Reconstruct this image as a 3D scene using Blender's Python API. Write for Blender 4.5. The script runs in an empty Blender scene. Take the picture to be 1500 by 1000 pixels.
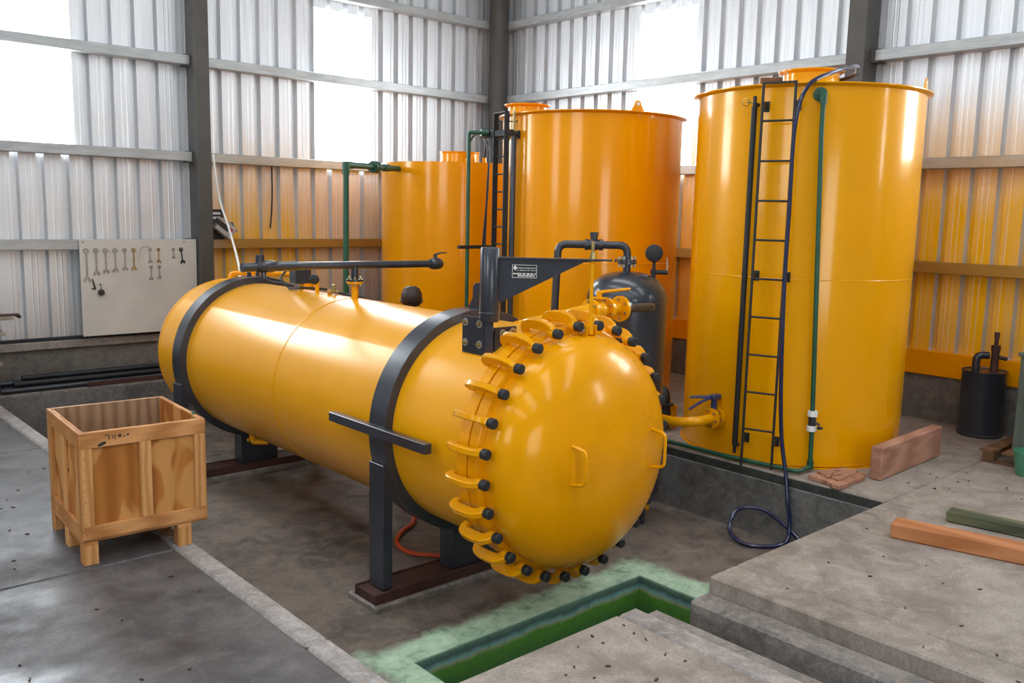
import bpy, bmesh, math, random
from mathutils import Vector, Matrix
random.seed(7)
PI = math.pi
S = bpy.context.scene
COL = S.collection

# ------------------------------------------------------------------ camera
FPX = 1303.1
yaw, pit, rol = 0.7318, -0.1423, 0.0220
fwd = Vector((math.cos(pit)*math.sin(yaw), math.cos(pit)*math.cos(yaw), math.sin(pit)))
rgt = Vector((math.cos(yaw), -math.sin(yaw), 0)); upv = rgt.cross(fwd)
r2 = rgt*math.cos(rol) + upv*math.sin(rol); u2 = -rgt*math.sin(rol) + upv*math.cos(rol)
cam = bpy.data.objects.new('camera', bpy.data.cameras.new('camera'))
cam.data.sensor_width = 36; cam.data.lens = FPX*36/1500; cam.data.clip_end = 200
cam.matrix_world = Matrix(((r2.x, u2.x, -fwd.x, -10.3503), (r2.y, u2.y, -fwd.y, -12.0), (r2.z, u2.z, -fwd.z, 2.25), (0, 0, 0, 1)))
COL.objects.link(cam); S.camera = cam

# ------------------------------------------------------------------ light
PANEL = 13.0      # daylight through the translucent wall panels
ROOFFILL = 4.8       # glow of the strips added under the roof for top-down light
SIDEP = 4.5       # daylight through the far side openings
S.view_settings.view_transform = 'Standard'; S.view_settings.look = 'None'
S.view_settings.exposure = 0.32; S.view_settings.gamma = 1.0; S.view_settings.use_curve_mapping = False
W = bpy.data.worlds.new('World'); S.world = W; W.use_nodes = True
W.node_tree.nodes['Background'].inputs[0].default_value = (0.85, 0.92, 1.0, 1)
W.node_tree.nodes['Background'].inputs[1].default_value = 1.0
S.cycles.max_bounces = 8; S.cycles.diffuse_bounces = 5; S.cycles.glossy_bounces = 4
S.cycles.sample_clamp_indirect = 6.0

# ------------------------------------------------------------------ materials
def newmat(name):
    m = bpy.data.materials.new(name); m.use_nodes = True
    nt = m.node_tree; return m, nt, nt.nodes['Principled BSDF']
def N(nt, typ, **kw):
    n = nt.nodes.new(typ)
    for k, v in kw.items():
        if k.startswith('i_'):
            key = k[2:]; key = int(key) if key.isdigit() else key.replace('_', ' ')
            n.inputs[key].default_value = v
        else: setattr(n, k, v)
    return n
def L(nt, a, b): nt.links.new(a, b)
def ramp(nt, fac, stops):
    r = N(nt, 'ShaderNodeValToRGB'); L(nt, fac, r.inputs[0])
    e = r.color_ramp.elements
    while len(e) < len(stops): e.new(0.5)
    for q, (p, c) in zip(e, stops):
        q.position = p; q.color = c if len(c) == 4 else (*c, 1)
    return r.outputs[0]
def noise(nt, scale, detail=4, rough=0.55, vec=None, stretch=None, dist=0.0):
    n = N(nt, 'ShaderNodeTexNoise'); n.inputs['Scale'].default_value = scale
    n.inputs['Detail'].default_value = detail; n.inputs['Roughness'].default_value = rough
    n.inputs['Distortion'].default_value = dist
    if vec is None: vec = N(nt, 'ShaderNodeNewGeometry').outputs['Position']
    if stretch:
        mp = N(nt, 'ShaderNodeMapping'); mp.inputs['Scale'].default_value = stretch; L(nt, vec, mp.inputs[0]); vec = mp.outputs[0]
    L(nt, vec, n.inputs['Vector']); return n.outputs['Fac']
def mixc(nt, fac, a, b, blend='MIX'):
    m = N(nt, 'ShaderNodeMix', data_type='RGBA', blend_type=blend)
    for s, v in ((m.inputs[0], fac), (m.inputs[6], a), (m.inputs[7], b)):
        if hasattr(v, 'links') or hasattr(v, 'node'): L(nt, v, s)
        elif isinstance(v, (int, float)): s.default_value = v
        else: s.default_value = v if len(v) == 4 else (*v, 1)
    return m.outputs[2]
def mth(nt, op, a, b=None, c=None, clamp=False):
    m = N(nt, 'ShaderNodeMath', operation=op, use_clamp=clamp)
    for i, v in enumerate((a, b, c)):
        if v is None: continue
        if hasattr(v, 'node'): L(nt, v, m.inputs[i])
        else: m.inputs[i].default_value = v
    return m.outputs[0]
def mapr(nt, v, a, b, c=0.0, d=1.0):
    m = N(nt, 'ShaderNodeMapRange'); L(nt, v, m.inputs[0])
    for i, q in enumerate((a, b, c, d)): m.inputs[i+1].default_value = q
    return m.outputs[0]
def bump(nt, bsdf, h, strength, dist=0.01):
    b = N(nt, 'ShaderNodeBump'); b.inputs['Strength'].default_value = strength; b.inputs['Distance'].default_value = dist
    L(nt, h, b.inputs['Height']); L(nt, b.outputs[0], bsdf.inputs['Normal'])

def paint(name, col, rough=0.35, var=0.12, scale=3.0, metal=0.0, bmp=0.0, coat=0.0, speck=None, tint=None):
    m, nt, p = newmat(name)
    if tint: p.inputs['Specular Tint'].default_value = (*tint, 1)
    f = noise(nt, scale)
    dark = tuple(c*(1-var) for c in col); lite = tuple(min(1, c*(1+var)) for c in col)
    c = ramp(nt, f, [(0.3, dark), (0.7, lite)])
    if speck:
        g = noise(nt, 34, 3, 0.7); c = mixc(nt, mapr(nt, g, 0.66, 0.72), c, speck)
    L(nt, c, p.inputs['Base Color'])
    L(nt, mapr(nt, noise(nt, scale*2.3), 0.3, 0.7, rough*0.96, rough*1.05), p.inputs['Roughness'])
    p.inputs['Metallic'].default_value = metal; p.inputs['Coat Weight'].default_value = coat; p.inputs['Coat Roughness'].default_value = 0.12
    if bmp: bump(nt, p, noise(nt, 60, 3), bmp, 0.003)
    return m

M = {}
YT = (1.0, 0.55, 0.06)
M['yellow'] = paint('yellow_enamel', (0.82, 0.345, 0.0), 0.26, 0.03, 1.5, coat=0.6, bmp=0.02, tint=YT)
M['vessel'] = paint('yellow_enamel_vessel', (0.82, 0.35, 0.0), 0.30, 0.03, 1.5, coat=0.55, bmp=0.02, tint=(1.0, 0.6, 0.12))
M['vessel'].node_tree.nodes['Principled BSDF'].inputs['Coat Roughness'].default_value = 0.28
M['yellow_door'] = paint('yellow_enamel_door', (0.74, 0.302, 0.0), 0.28, 0.07, 3.0, coat=0.3, bmp=0.05, tint=YT)
M['orange'] = paint('yellow_enamel_bounce', (0.83, 0.305, 0.0), 0.26, 0.03, 1.5, coat=0.6, bmp=0.02, tint=YT)  # yellow enamel with the orange of light bouncing between tanks in its colour
M['black'] = paint('black_enamel', (0.026, 0.029, 0.038), 0.30, 0.2, 4, coat=0.3, bmp=0.04)
M['blackmatte'] = paint('black_rubber', (0.012, 0.013, 0.015), 0.55, 0.2, 8)
M['steel'] = paint('zinc_steel', (0.55, 0.53, 0.48), 0.35, 0.15, 30, metal=0.8)
M['brass'] = paint('zinc_yellow_steel', (0.42, 0.33, 0.13), 0.35, 0.2, 30, metal=0.8)
M['wrench'] = paint('chrome_steel', (0.36, 0.34, 0.32), 0.38, 0.2, 20, metal=0.5)
M['rust'] = paint('red_oxide_steel', (0.055, 0.02, 0.014), 0.6, 0.3, 5, bmp=0.1)
M['column'] = paint('column_paint', (0.075, 0.068, 0.060), 0.5, 0.12, 3)
M['greenpipe'] = paint('green_polypropylene', (0.010, 0.075, 0.038), 0.4, 0.15, 6)
M['greenpale'] = paint('green_plastic', (0.06, 0.22, 0.13), 0.45, 0.15, 6)
M['blue'] = paint('blue_hose', (0.007, 0.011, 0.05), 0.22, 0.15, 6, coat=0.4)
M['bluepaint'] = paint('blue_handle', (0.025, 0.04, 0.13), 0.4, 0.15, 6)
M['orangehose'] = paint('orange_hose', (0.62, 0.07, 0.012), 0.4, 0.15, 6)
M['white'] = paint('white_plastic', (0.75, 0.74, 0.70), 0.4, 0.06, 8)
M['greycab'] = paint('grey_green_cabinet', (0.085, 0.11, 0.088), 0.5, 0.15, 2.5, bmp=0.05)
M['hair'] = paint('dark_hair', (0.026, 0.014, 0.010), 0.5, 0.6, 45, bmp=0.9)
M['skin'] = paint('skin', (0.36, 0.19, 0.12), 0.5, 0.08, 10)
M['cloth'] = paint('dark_workwear', (0.03, 0.04, 0.07), 0.85, 0.2, 15, bmp=0.2)
M['red'] = paint('red_print', (0.4, 0.03, 0.03), 0.5, 0.2, 10)
M['paper'] = paint('worn_cardboard', (0.42, 0.37, 0.33), 0.7, 0.2, 12)

def concrete(name, base, dark, rough=(0.55, 0.8), sc=1.0, spots=(0.05, 0.03, 0.025), bmp=0.25, con=1.0):
    m, nt, p = newmat(name)
    f1 = noise(nt, 0.75*sc, 8, 0.68, dist=0.4); f2 = noise(nt, 4.5*sc, 7, 0.65, dist=0.8); f3 = noise(nt, 55, 5, 0.7)
    c = ramp(nt, f1, [(0.36, dark), (0.60, base)])
    c = mixc(nt, mapr(nt, f2, 0.45, 0.68, 0.0, 0.6*con), c, tuple(min(1, b*1.5) for b in base))
    c = mixc(nt, mapr(nt, f2, 0.44, 0.32, 0.0, 0.5*con), c, dark)
    c = mixc(nt, mapr(nt, f3, 0.42, 0.62, 0.0, 0.4), c, tuple(d*0.75 for d in dark))
    sp = noise(nt, 9, 6, 0.8)
    c = mixc(nt, mapr(nt, sp, 0.66, 0.70, 0.0, 0.65), c, spots)
    L(nt, c, p.inputs['Base Color'])
    L(nt, mapr(nt, noise(nt, 1.1*sc, 5, 0.6), 0.38, 0.62, rough[0], rough[1]), p.inputs['Roughness'])
    h = mth(nt, 'ADD', f3, mth(nt, 'MULTIPLY', f2, 1.2))
    bump(nt, p, h, bmp, 0.006)
    return m, nt, p, c
M['slab'] = concrete('grey_power_floated_concrete', (0.110, 0.097, 0.094), (0.042, 0.036, 0.035), (0.30, 0.70), 1.0, bmp=0.10)[0]
M['slab'].node_tree.nodes['Principled BSDF'].inputs['Specular IOR Level'].default_value = 0.4
M['slabr'] = concrete('dusty_concrete', (0.31, 0.262, 0.225), (0.165, 0.130, 0.104), (0.6, 0.85))[0]
M['kerb'] = concrete('light_kerb_concrete', (0.34, 0.30, 0.275), (0.20, 0.17, 0.155), (0.6, 0.85), 3, bmp=0.4)[0]
M['ledge'] = concrete('rough_ledge_concrete', (0.25, 0.215, 0.19), (0.12, 0.105, 0.095), (0.7, 0.9), 3, bmp=0.6)[0]
M['pitwall'] = concrete('damp_pit_wall_concrete', (0.165, 0.158, 0.148), (0.075, 0.072, 0.068), (0.5, 0.8), 2)[0]
M['dwarf'] = concrete('dwarf_wall_render', (0.16, 0.14, 0.12), (0.085, 0.075, 0.066), (0.7, 0.9), 2)[0]
def pitfloor():
    m, nt, p, c = concrete('oil_stained_pit_floor', (0.185, 0.145, 0.115), (0.062, 0.048, 0.039), (0.5, 0.8), 1.4)
    pos = N(nt, 'ShaderNodeNewGeometry').outputs['Position']
    sx = N(nt, 'ShaderNodeSeparateXYZ'); L(nt, pos, sx.inputs[0])
    # spilt green preservative around the sump: distance to the sump rectangle
    dx = mth(nt, 'MAXIMUM', mth(nt, 'SUBTRACT', -7.22, sx.outputs[0]), mth(nt, 'SUBTRACT', sx.outputs[0], -5.0))
    dy = mth(nt, 'SUBTRACT', sx.outputs[1], -7.64)
    d = mth(nt, 'MAXIMUM', dx, dy)
    d = mth(nt, 'ADD', d, mth(nt, 'MULTIPLY', mth(nt, 'SUBTRACT', noise(nt, 4.5, 5), 0.5), 0.34))
    mask = mapr(nt, d, 0.30, 0.17)
    g = ramp(nt, noise(nt, 6, 6, 0.7), [(0.32, (0.13, 0.22, 0.15)), (0.46, (0.36, 0.52, 0.35)), (0.66, (0.52, 0.68, 0.50))])
    L(nt, mixc(nt, mth(nt, 'MULTIPLY', mask, 0.93), c, g), p.inputs['Base Color'])
    return m
M['pitfloor'] = pitfloor()
M['pitlip'] = concrete('dark_pit_edge', (0.05, 0.055, 0.048), (0.018, 0.02, 0.017), (0.4, 0.7), 3)[0]  # darker concrete for the strip along the top of the pit wall
def sumpmat():
    m, nt, p = newmat('green_stained_sump')
    pos = N(nt, 'ShaderNodeNewGeometry').outputs['Position']
    sx = N(nt, 'ShaderNodeSeparateXYZ'); L(nt, pos, sx.inputs[0])
    z = mth(nt, 'ADD', sx.outputs[2], mth(nt, 'MULTIPLY', mth(nt, 'SUBTRACT', noise(nt, 3, 4), 0.5), 0.10))
    c = ramp(nt, mapr(nt, z, -1.1, -0.6), [(0.0, (0.07, 0.13, 0.07)), (0.5, (0.06, 0.16, 0.035)), (0.74, (0.09, 0.25, 0.03)), (0.79, (0.30, 0.34, 0.18)), (0.83, (0.20, 0.38, 0.36)), (0.90, (0.07, 0.12, 0.11)), (1.0, (0.16, 0.28, 0.2))])
    c = mixc(nt, mapr(nt, noise(nt, 14, 5), 0.5, 0.75, 0, 0.4), c, (0.03, 0.07, 0.03))
    L(nt, c, p.inputs['Base Color']); p.inputs['Roughness'].default_value = 0.5
    return m
M['sump'] = sumpmat()

def cladding(name, axis, over):
    """galvanised sheet; yellow overspray on the faces turned to the room (not on the flanks of the ribs)"""
    m, nt, p = newmat(name)
    geo = N(nt, 'ShaderNodeNewGeometry'); pos = geo.outputs['Position']
    sx = N(nt, 'ShaderNodeSeparateXYZ'); L(nt, pos, sx.inputs[0])
    st = (9, 9, 0.35)
    f = noise(nt, 2.2, 5, 0.6, pos, st); f2 = noise(nt, 0.8, 4, 0.5, pos)
    c = ramp(nt, f, [(0.3, (0.68, 0.69, 0.71)), (0.7, (0.86, 0.87, 0.89))])
    c = mixc(nt, mapr(nt, f2, 0.35, 0.7, 0.0, 0.35), c, (0.64, 0.64, 0.63))
    g = mapr(nt, sx.outputs[2], 1.9, 0.6, 0.0, 0.4)
    c = mixc(nt, mth(nt, 'MULTIPLY', g, mapr(nt, f, 0.35, 0.65)), c, (0.36, 0.29, 0.24))
    L(nt, mapr(nt, f, 0.3, 0.7, 0.40, 0.52), p.inputs['Roughness'])
    metal = 0.72; p.inputs['Specular IOR Level'].default_value = 0.3
    if over:
        lo, hi, a0, a1, b0, b1 = over   # z fade, along-wall fade in and out
        u = sx.outputs[0 if axis == 'x' else 1]
        zz = mth(nt, 'ADD', sx.outputs[2], mth(nt, 'MULTIPLY', mth(nt, 'SUBTRACT', noise(nt, 1.6, 3, 0.5, pos, (3, 3, 0.4)), 0.5), 1.0))
        mk = mapr(nt, zz, hi, lo)
        mk = mth(nt, 'MULTIPLY', mk, mapr(nt, u, a0, a1)); mk = mth(nt, 'MULTIPLY', mk, mapr(nt, u, b0, b1))
        sn = N(nt, 'ShaderNodeSeparateXYZ'); L(nt, geo.outputs['True Normal'], sn.inputs[0])
        nn = mth(nt, 'ABSOLUTE', sn.outputs[1 if axis == 'x' else 0])
        mk = mth(nt, 'MULTIPLY', mk, mapr(nt, nn, 0.9, 0.97))
        mk = mth(nt, 'MULTIPLY', mk, mapr(nt, noise(nt, 2.5, 4, 0.6, pos, (4, 4, 0.25)), 0.3, 0.6, 0.78, 1.0))
        c = mixc(nt, mk, c, (0.82, 0.42, 0.0))
        L(nt, mth(nt, 'MULTIPLY', mth(nt, 'SUBTRACT', 1.0, mk), metal), p.inputs['Metallic'])
    else: p.inputs['Metallic'].default_value = metal
    L(nt, c, p.inputs['Base Color'])
    return m
M['cladL'] = cladding('galvanised_cladding_west', 'x', (1.9, 3.2, -5.5, -5.0, -2.7, -3.9))
M['cladR'] = cladding('galvanised_cladding_east', 'y', (2.4, 3.7, -20.0, -14.0, -0.2, -1.6))
M['cladP'] = cladding('galvanised_cladding_plain', 'x', None)
def girtmat():
    m, nt, p = newmat('galvanised_purlin')
    pos = N(nt, 'ShaderNodeNewGeometry').outputs['Position']; sx = N(nt, 'ShaderNodeSeparateXYZ'); L(nt, pos, sx.inputs[0])
    c = ramp(nt, noise(nt, 3, 4, 0.6, pos, (1.2, 1.2, 8)), [(0.3, (0.36, 0.37, 0.37)), (0.7, (0.50, 0.51, 0.50))])
    z = mth(nt, 'ADD', sx.outputs[2], mth(nt, 'MULTIPLY', noise(nt, 1.5), 0.8))
    side = mapr(nt, sx.outputs[0], -5.4, -5.0)
    c = mixc(nt, mth(nt, 'MULTIPLY', mth(nt, 'MULTIPLY', mapr(nt, z, 3.6, 2.6), side), 0.85), c, (0.42, 0.235, 0.0))
    L(nt, c, p.inputs['Base Color']); p.inputs['Roughness'].default_value = 0.42; p.inputs['Metallic'].default_value = 0.55
    return m
M['girt'] = girtmat()

def wood(name, a, b, scale=6.0, stretch=(1, 1, 0.12), rough=0.6, blot=None):
    m, nt, p = newmat(name)
    tc = N(nt, 'ShaderNodeTexCoord').outputs['Object']
    mp = N(nt, 'ShaderNodeMapping'); mp.inputs['Scale'].default_value = stretch; L(nt, tc, mp.inputs[0])
    w = N(nt, 'ShaderNodeTexWave'); w.inputs['Scale'].default_value = scale; w.inputs['Distortion'].default_value = 7; w.inputs['Detail'].default_value = 3
    w.inputs['Detail Scale'].default_value = 1.3
    L(nt, mp.outputs[0], w.inputs[0])
    f = noise(nt, scale*1.2, 4, 0.6, mp.outputs[0])
    fac = mth(nt, 'ADD', mth(nt, 'MULTIPLY', w.outputs['Fac'], 0.45), mth(nt, 'MULTIPLY', f, 0.6))
    c = ramp(nt, fac, [(0.25, a), (0.75, b)])
    if blot: c = mixc(nt, mapr(nt, noise(nt, 6.5, 1, 0.4, tc, (1, 1, 0.45), 0.4), 0.50, 0.56, 0, 0.8), c, blot)
    k = N(nt, 'ShaderNodeTexVoronoi'); k.inputs['Scale'].default_value = 2.6; L(nt, tc, k.inputs['Vector'])
    c = mixc(nt, mapr(nt, k.outputs['Distance'], 0.06, 0.035), c, (0.06, 0.03, 0.015))
    L(nt, c, p.inputs['Base Color']); p.inputs['Roughness'].default_value = rough; p.inputs['Specular IOR Level'].default_value = 0.22
    bump(nt, p, f, 0.15, 0.003)
    return m
M['pine'] = wood('pine_batten', (0.43, 0.185, 0.052), (0.61, 0.305, 0.115))
M['pineh'] = wood('pine_rail', (0.39, 0.155, 0.045), (0.60, 0.285, 0.105), stretch=(0.12, 0.3, 1))
M['ply'] = wood('plywood_panel', (0.30, 0.095, 0.014), (0.42, 0.155, 0.030), 2.0, (1, 1, 0.25), blot=(0.58, 0.28, 0.085))
M['plyin'] = wood('plywood_inside', (0.20, 0.115, 0.06), (0.34, 0.215, 0.125), 4.0, (1, 1, 0.2))
M['timber'] = wood('red_eucalyptus_beam', (0.34, 0.12, 0.04), (0.46, 0.19, 0.08), 5, (0.3, 0.05, 1), 0.7)
M['timbergrey'] = wood('weathered_pink_beam', (0.30, 0.14, 0.09), (0.44, 0.23, 0.155), 5, (0.1, 1, 1), 0.8)
M['timbergreen'] = wood('mossy_dark_beam', (0.05, 0.055, 0.035), (0.14, 0.14, 0.07), 5, (0.3, 0.05, 1), 0.85)
M['bark'] = wood('rough_offcut', (0.20, 0.08, 0.045), (0.48, 0.25, 0.16), 9, (1, 0.4, 1), 0.8)
M['darkwood'] = wood('brown_pallet_wood', (0.10, 0.05, 0.025), (0.20, 0.10, 0.05), 6, (0.2, 1, 1), 0.8)
M['shelfwood'] = wood('dusty_shelf_board', (0.20, 0.16, 0.12), (0.34, 0.28, 0.22), 6, (0.2, 1, 1), 0.8)
M['board'] = paint('painted_hardboard', (0.56, 0.51, 0.45), 0.6, 0.08, 2.5, speck=(0.48, 0.43, 0.38))
def glowmat(name, s):
    m, nt, p = newmat(name)
    p.inputs['Base Color'].default_value = (0.9, 0.9, 0.9, 1); p.inputs['Roughness'].default_value = 0.5
    p.inputs['Emission Color'].default_value = (0.86, 0.94, 1.0, 1); p.inputs['Emission Strength'].default_value = s
    return m
M['panel'] = glowmat('translucent_daylight_sheet', PANEL)
M['rooffill'] = glowmat('added_roof_glow', ROOFFILL)
M['sidepanel'] = glowmat('far_daylight_opening', SIDEP)
M['outer'] = paint('shed_lining', (0.36, 0.35, 0.34), 0.6, 0.1, 1)

# ------------------------------------------------------------------ mesh helpers
class MB:
    def __init__(s): s.v = []; s.f = []; s.mi = []; s.cur = 0
    def add(s, vs, fs):
        o = len(s.v); s.v += [Vector(q) for q in vs]; s.f += [tuple(i+o for i in f) for f in fs]; s.mi += [s.cur]*len(fs); return s
    def box(s, lo, hi, bev=0.0, rot=None):
        lo, hi = Vector(lo), Vector(hi); c = (lo+hi)/2; d = hi-lo
        bm = bmesh.new(); bmesh.ops.create_cube(bm, size=1.0)
        for q in bm.verts: q.co = Vector((q.co.x*d.x, q.co.y*d.y, q.co.z*d.z))
        if bev: bmesh.ops.bevel(bm, geom=bm.edges[:], offset=min(bev, min(d)*0.45), segments=1, affect='EDGES', clamp_overlap=True)
        bm.verts.index_update()
        R = rot or Matrix.Identity(3)
        s.add([R @ q.co + c for q in bm.verts], [[q.index for q in f.verts] for f in bm.faces]); bm.free(); return s
    def obox(s, c, ax, ay, az, d, bev=0.0):
        R = Matrix((ax, ay, az)).transposed(); c = Vector(c); d = Vector(d)/2
        return s.box(c-d, c+d, bev, R)
    def tube(s, pts, r, seg=12, cap=True):
        pts = [Vector(p) for p in pts]; n = len(pts); rs = r if isinstance(r, (list, tuple)) else [r]*n
        T = []
        for i in range(n):
            t = (pts[min(i+1, n-1)]-pts[max(i-1, 0)])
            T.append(t.normalized())
        a = Vector((0, 0, 1)) if abs(T[0].z) < 0.9 else Vector((1, 0, 0))
        u = T[0].cross(a).normalized(); vs = []
        for i in range(n):
            u = (u-T[i]*u.dot(T[i])).normalized(); w = T[i].cross(u)
            for k in range(seg):
                q = 2*PI*k/seg; vs.append(pts[i]+(u*math.cos(q)+w*math.sin(q))*rs[i])
        fs = [(i*seg+k, i*seg+(k+1) % seg, (i+1)*seg+(k+1) % seg, (i+1)*seg+k) for i in range(n-1) for k in range(seg)]
        if cap: fs += [tuple(range(seg))[::-1], tuple(range((n-1)*seg, n*seg))]
        return s.add(vs, fs)
    def cyl(s, p0, p1, r, seg=16, r2=None): return s.tube([p0, p1], [r, r if r2 is None else r2], seg)
    def lathe(s, prof, o, ax, seg=48, close=False):
        """prof: (radius, height along axis)"""
        o = Vector(o); ax = Vector(ax).normalized(); a = Vector((0, 0, 1)) if abs(ax.z) < 0.9 else Vector((1, 0, 0))
        u = ax.cross(a).normalized(); w = ax.cross(u); n = len(prof); vs = []
        for (r, h) in prof:
            for k in range(seg):
                q = 2*PI*k/seg; vs.append(o+ax*h+(u*math.cos(q)+w*math.sin(q))*max(r, 1e-4))
        rr = range(n if close else n-1)
        fs = [(i*seg+k, i*seg+(k+1) % seg, ((i+1) % n)*seg+(k+1) % seg, ((i+1) % n)*seg+k) for i in rr for k in range(seg)]
        return s.add(vs, fs)
    def prism(s, poly, o, ax, ay, az, t):
        """poly in (ax, ay) plane, extruded by t along az, centred"""
        o, ax, ay, az = Vector(o), Vector(ax), Vector(ay), Vector(az); n = len(poly)
        vs = [o+ax*p+ay*q-az*t/2 for p, q in poly]+[o+ax*p+ay*q+az*t/2 for p, q in poly]
        fs = [tuple(range(n))[::-1], tuple(range(n, 2*n))]+[(i, (i+1) % n, n+(i+1) % n, n+i) for i in range(n)]
        return s.add(vs, fs)
    def strip(s, prof, t, z0, z1, fn):
        """closed sheet profile: prof of (u, d) points, thickness t in d, from z0 to z1; fn maps (u, d, z)"""
        n = len(prof); loop = prof+[(u, d-t) for u, d in prof[::-1]]; k = len(loop)
        vs = [fn(u, d, z0) for u, d in loop]+[fn(u, d, z1) for u, d in loop]
        fs = [(i, (i+1) % k, k+(i+1) % k, k+i) for i in range(k)]
        fs += [(i, i+1, k-2-i, k-1-i) for i in range(n-1)]
        fs += [(k+i, k+k-1-i, k+k-2-i, k+i+1) for i in range(n-1)]
        return s.add(vs, fs)
    def mesh(s, name, mats, off=Vector(), ang=35, smooth=True):
        me = bpy.data.meshes.new(name); me.from_pydata([tuple(q-off) for q in s.v], [], s.f)
        for m in (mats if isinstance(mats, (list, tuple)) else [mats]): me.materials.append(m)
        me.polygons.foreach_set('material_index', s.mi)
        bm = bmesh.new(); bm.from_mesh(me); bmesh.ops.recalc_face_normals(bm, faces=bm.faces); bm.to_mesh(me); bm.free()
        if smooth:
            me.polygons.foreach_set('use_smooth', [True]*len(me.polygons)); me.set_sharp_from_angle(angle=math.radians(ang))
        me.update(); return me
    def build(s, name, mats, parent=None, ang=35, smooth=True, at=None):
        """at: origin of a top-level object; children take their parent's world origin"""
        off = wloc(parent) if parent else Vector(at or (0, 0, 0))
        o = bpy.data.objects.new(name, s.mesh(name, mats, off, ang, smooth)); COL.objects.link(o)
        if parent: o.parent = parent
        else: o.location = off
        return o
def wloc(o):
    p = Vector()
    while o: p += o.location; o = o.parent
    return p
def tag(o, label=None, cat=None, group=None, kind=None):
    for k, v in (('label', label), ('category', cat), ('group', group), ('kind', kind)):
        if v: o[k] = v
    return o
def thing(name, loc, label, cat, group=None):
    o = bpy.data.objects.new(name, None); COL.objects.link(o); o.location = loc; o.empty_display_size = 0.1
    return tag(o, label, cat, group)
def place(name, me, parent, mat):
    """an object that shares mesh data, put at a world matrix below an unrotated parent"""
    o = bpy.data.objects.new(name, me); COL.objects.link(o)
    if parent: o.parent = parent; mat = Matrix.Translation(-wloc(parent)) @ mat
    o.matrix_local = mat; return o
def fillet(pts, rad, n=6):
    pts = [Vector(p) for p in pts]; out = [pts[0]]
    for i in range(1, len(pts)-1):
        a = (pts[i-1]-pts[i]); b = (pts[i+1]-pts[i]); d = min(rad, a.length*0.49, b.length*0.49)
        p0 = pts[i]+a.normalized()*d; p2 = pts[i]+b.normalized()*d
        for k in range(n+1):
            t = k/n; out.append(p0*(1-t)**2+pts[i]*2*t*(1-t)+p2*t*t)
    return out+[pts[-1]]
def spline(pts, n=8):
    pts = [Vector(p) for p in pts]; P = [pts[0]*2-pts[1]]+pts+[pts[-1]*2-pts[-2]]; out = []
    for i in range(1, len(P)-2):
        a, b, c, d = P[i-1:i+3]
        for k in range(n):
            t = k/n
            out.append(0.5*((2*b)+(c-a)*t+(2*a-5*b+4*c-d)*t*t+(3*b-a-3*c+d)*t**3))
    return out+[pts[-1]]
X, Y, Z = Vector((1, 0, 0)), Vector((0, 1, 0)), Vector((0, 0, 1))
def struct(o): o['kind'] = 'structure'; return o

# ================================================================== SETTING
WX, WY, RZ = -17.0, -20.0, 7.2
# ---- floor: every slab a piece of its own
floor = struct(MB().box((WX, WY, -1.75), (0, 0, -1.55)).build('floor', M['ledge']))
def slab(x0, x1, y0, y1, top, mat, bot=-1.56, bev=0.012):
    g = 0.005
    return MB().box((x0+g, y0+g, bot), (x1-g, y1-g, top), bev).build('slab', mat, floor)
yL = [0, -3.1, -6.33, -9.3, -12.4, -15.6, WY]
for a, b in zip(yL, yL[1:]):
    for x0, x1 in ((WX, -13.6), (-13.6, -10.9), (-10.9, -8.215)):
        slab(x0, x1, b, a, 0.0, M['slab'])
yk = [0, -1.9, -3.9, -6.1, -8.05, -10.1, -12.2, WY]
for a, b in zip(yk, yk[1:]): slab(-8.215, -8.06, b, a, 0.0, M['kerb'], bev=0.02)
slab(-8.06, -3.4, -0.38, 0, 0.0, M['ledge'])                       # strip below the west wall
yR = [0, -3.4, -6.4, -8.84, -11.0, -13.2, WY]
for a, b in zip(yR, yR[1:]): slab(-3.4, 0, b, a, 0.0, M['slabr'])
for a, b in zip([-8.84, -11.0, -13.2], [-11.0, -13.2, WY]):
    slab(-5.50, -3.4, b, a, 0.0, M['slabr']); slab(-5.79, -5.50, b, a, 0.0, M['slabr'])
slab(-5.99, -5.79, WY, -8.84, -0.10, M['ledge'], bev=0.02)         # ledge beside the drain
slab(-6.50, -6.33, WY, -8.86, -0.05, M['ledge'], bev=0.02)
slab(-6.66, -6.50, WY, -8.84, 0.0, M['kerb'], bev=0.015)
for a, b in zip([-8.84, -11.2, -14.0], [-11.2, -14.0, WY]): slab(-8.06, -6.66, b, a, 0.0, M['slabr'])
slab(-6.33, -5.99, WY, -8.84, -1.05, M['sump'])                    # bottom of the drain
pf = MB()                                                          # pit floor around the sump
for x0, x1, y0, y1 in ((-8.056, -3.404, -7.64, -0.384), (-8.056, -7.22, -8.836, -7.64), (-5.0, -3.404, -8.836, -7.64)): pf.box((x0, y0, -1.56), (x1, y1, -0.60))
pf.build('pit_floor', M['pitfloor'], floor)
slab(-7.22, -5.0, -8.84, -7.64, -1.10, M['sump'], bev=0.0)
lin = MB()
lin.box((-7.225, -7.65, -1.1), (-4.99, -7.632, -0.606)); lin.box((-5.012, -8.84, -1.1), (-4.99, -7.64, -0.606)); lin.box((-7.23, -8.84, -1.1), (-7.208, -7.64, -0.606))
lin.build('sump_lining', M['sump'], floor)
pw = MB().box((-3.425, -8.83, -0.62), (-3.39, -0.39, -0.085), 0.008)
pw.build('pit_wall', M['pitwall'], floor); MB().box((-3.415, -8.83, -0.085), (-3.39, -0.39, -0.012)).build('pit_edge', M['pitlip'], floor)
MB().box((-8.05, -0.40, -0.62), (-3.41, -0.372, -0.03)).build('pit_wall', M['pitwall'], floor)
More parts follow.
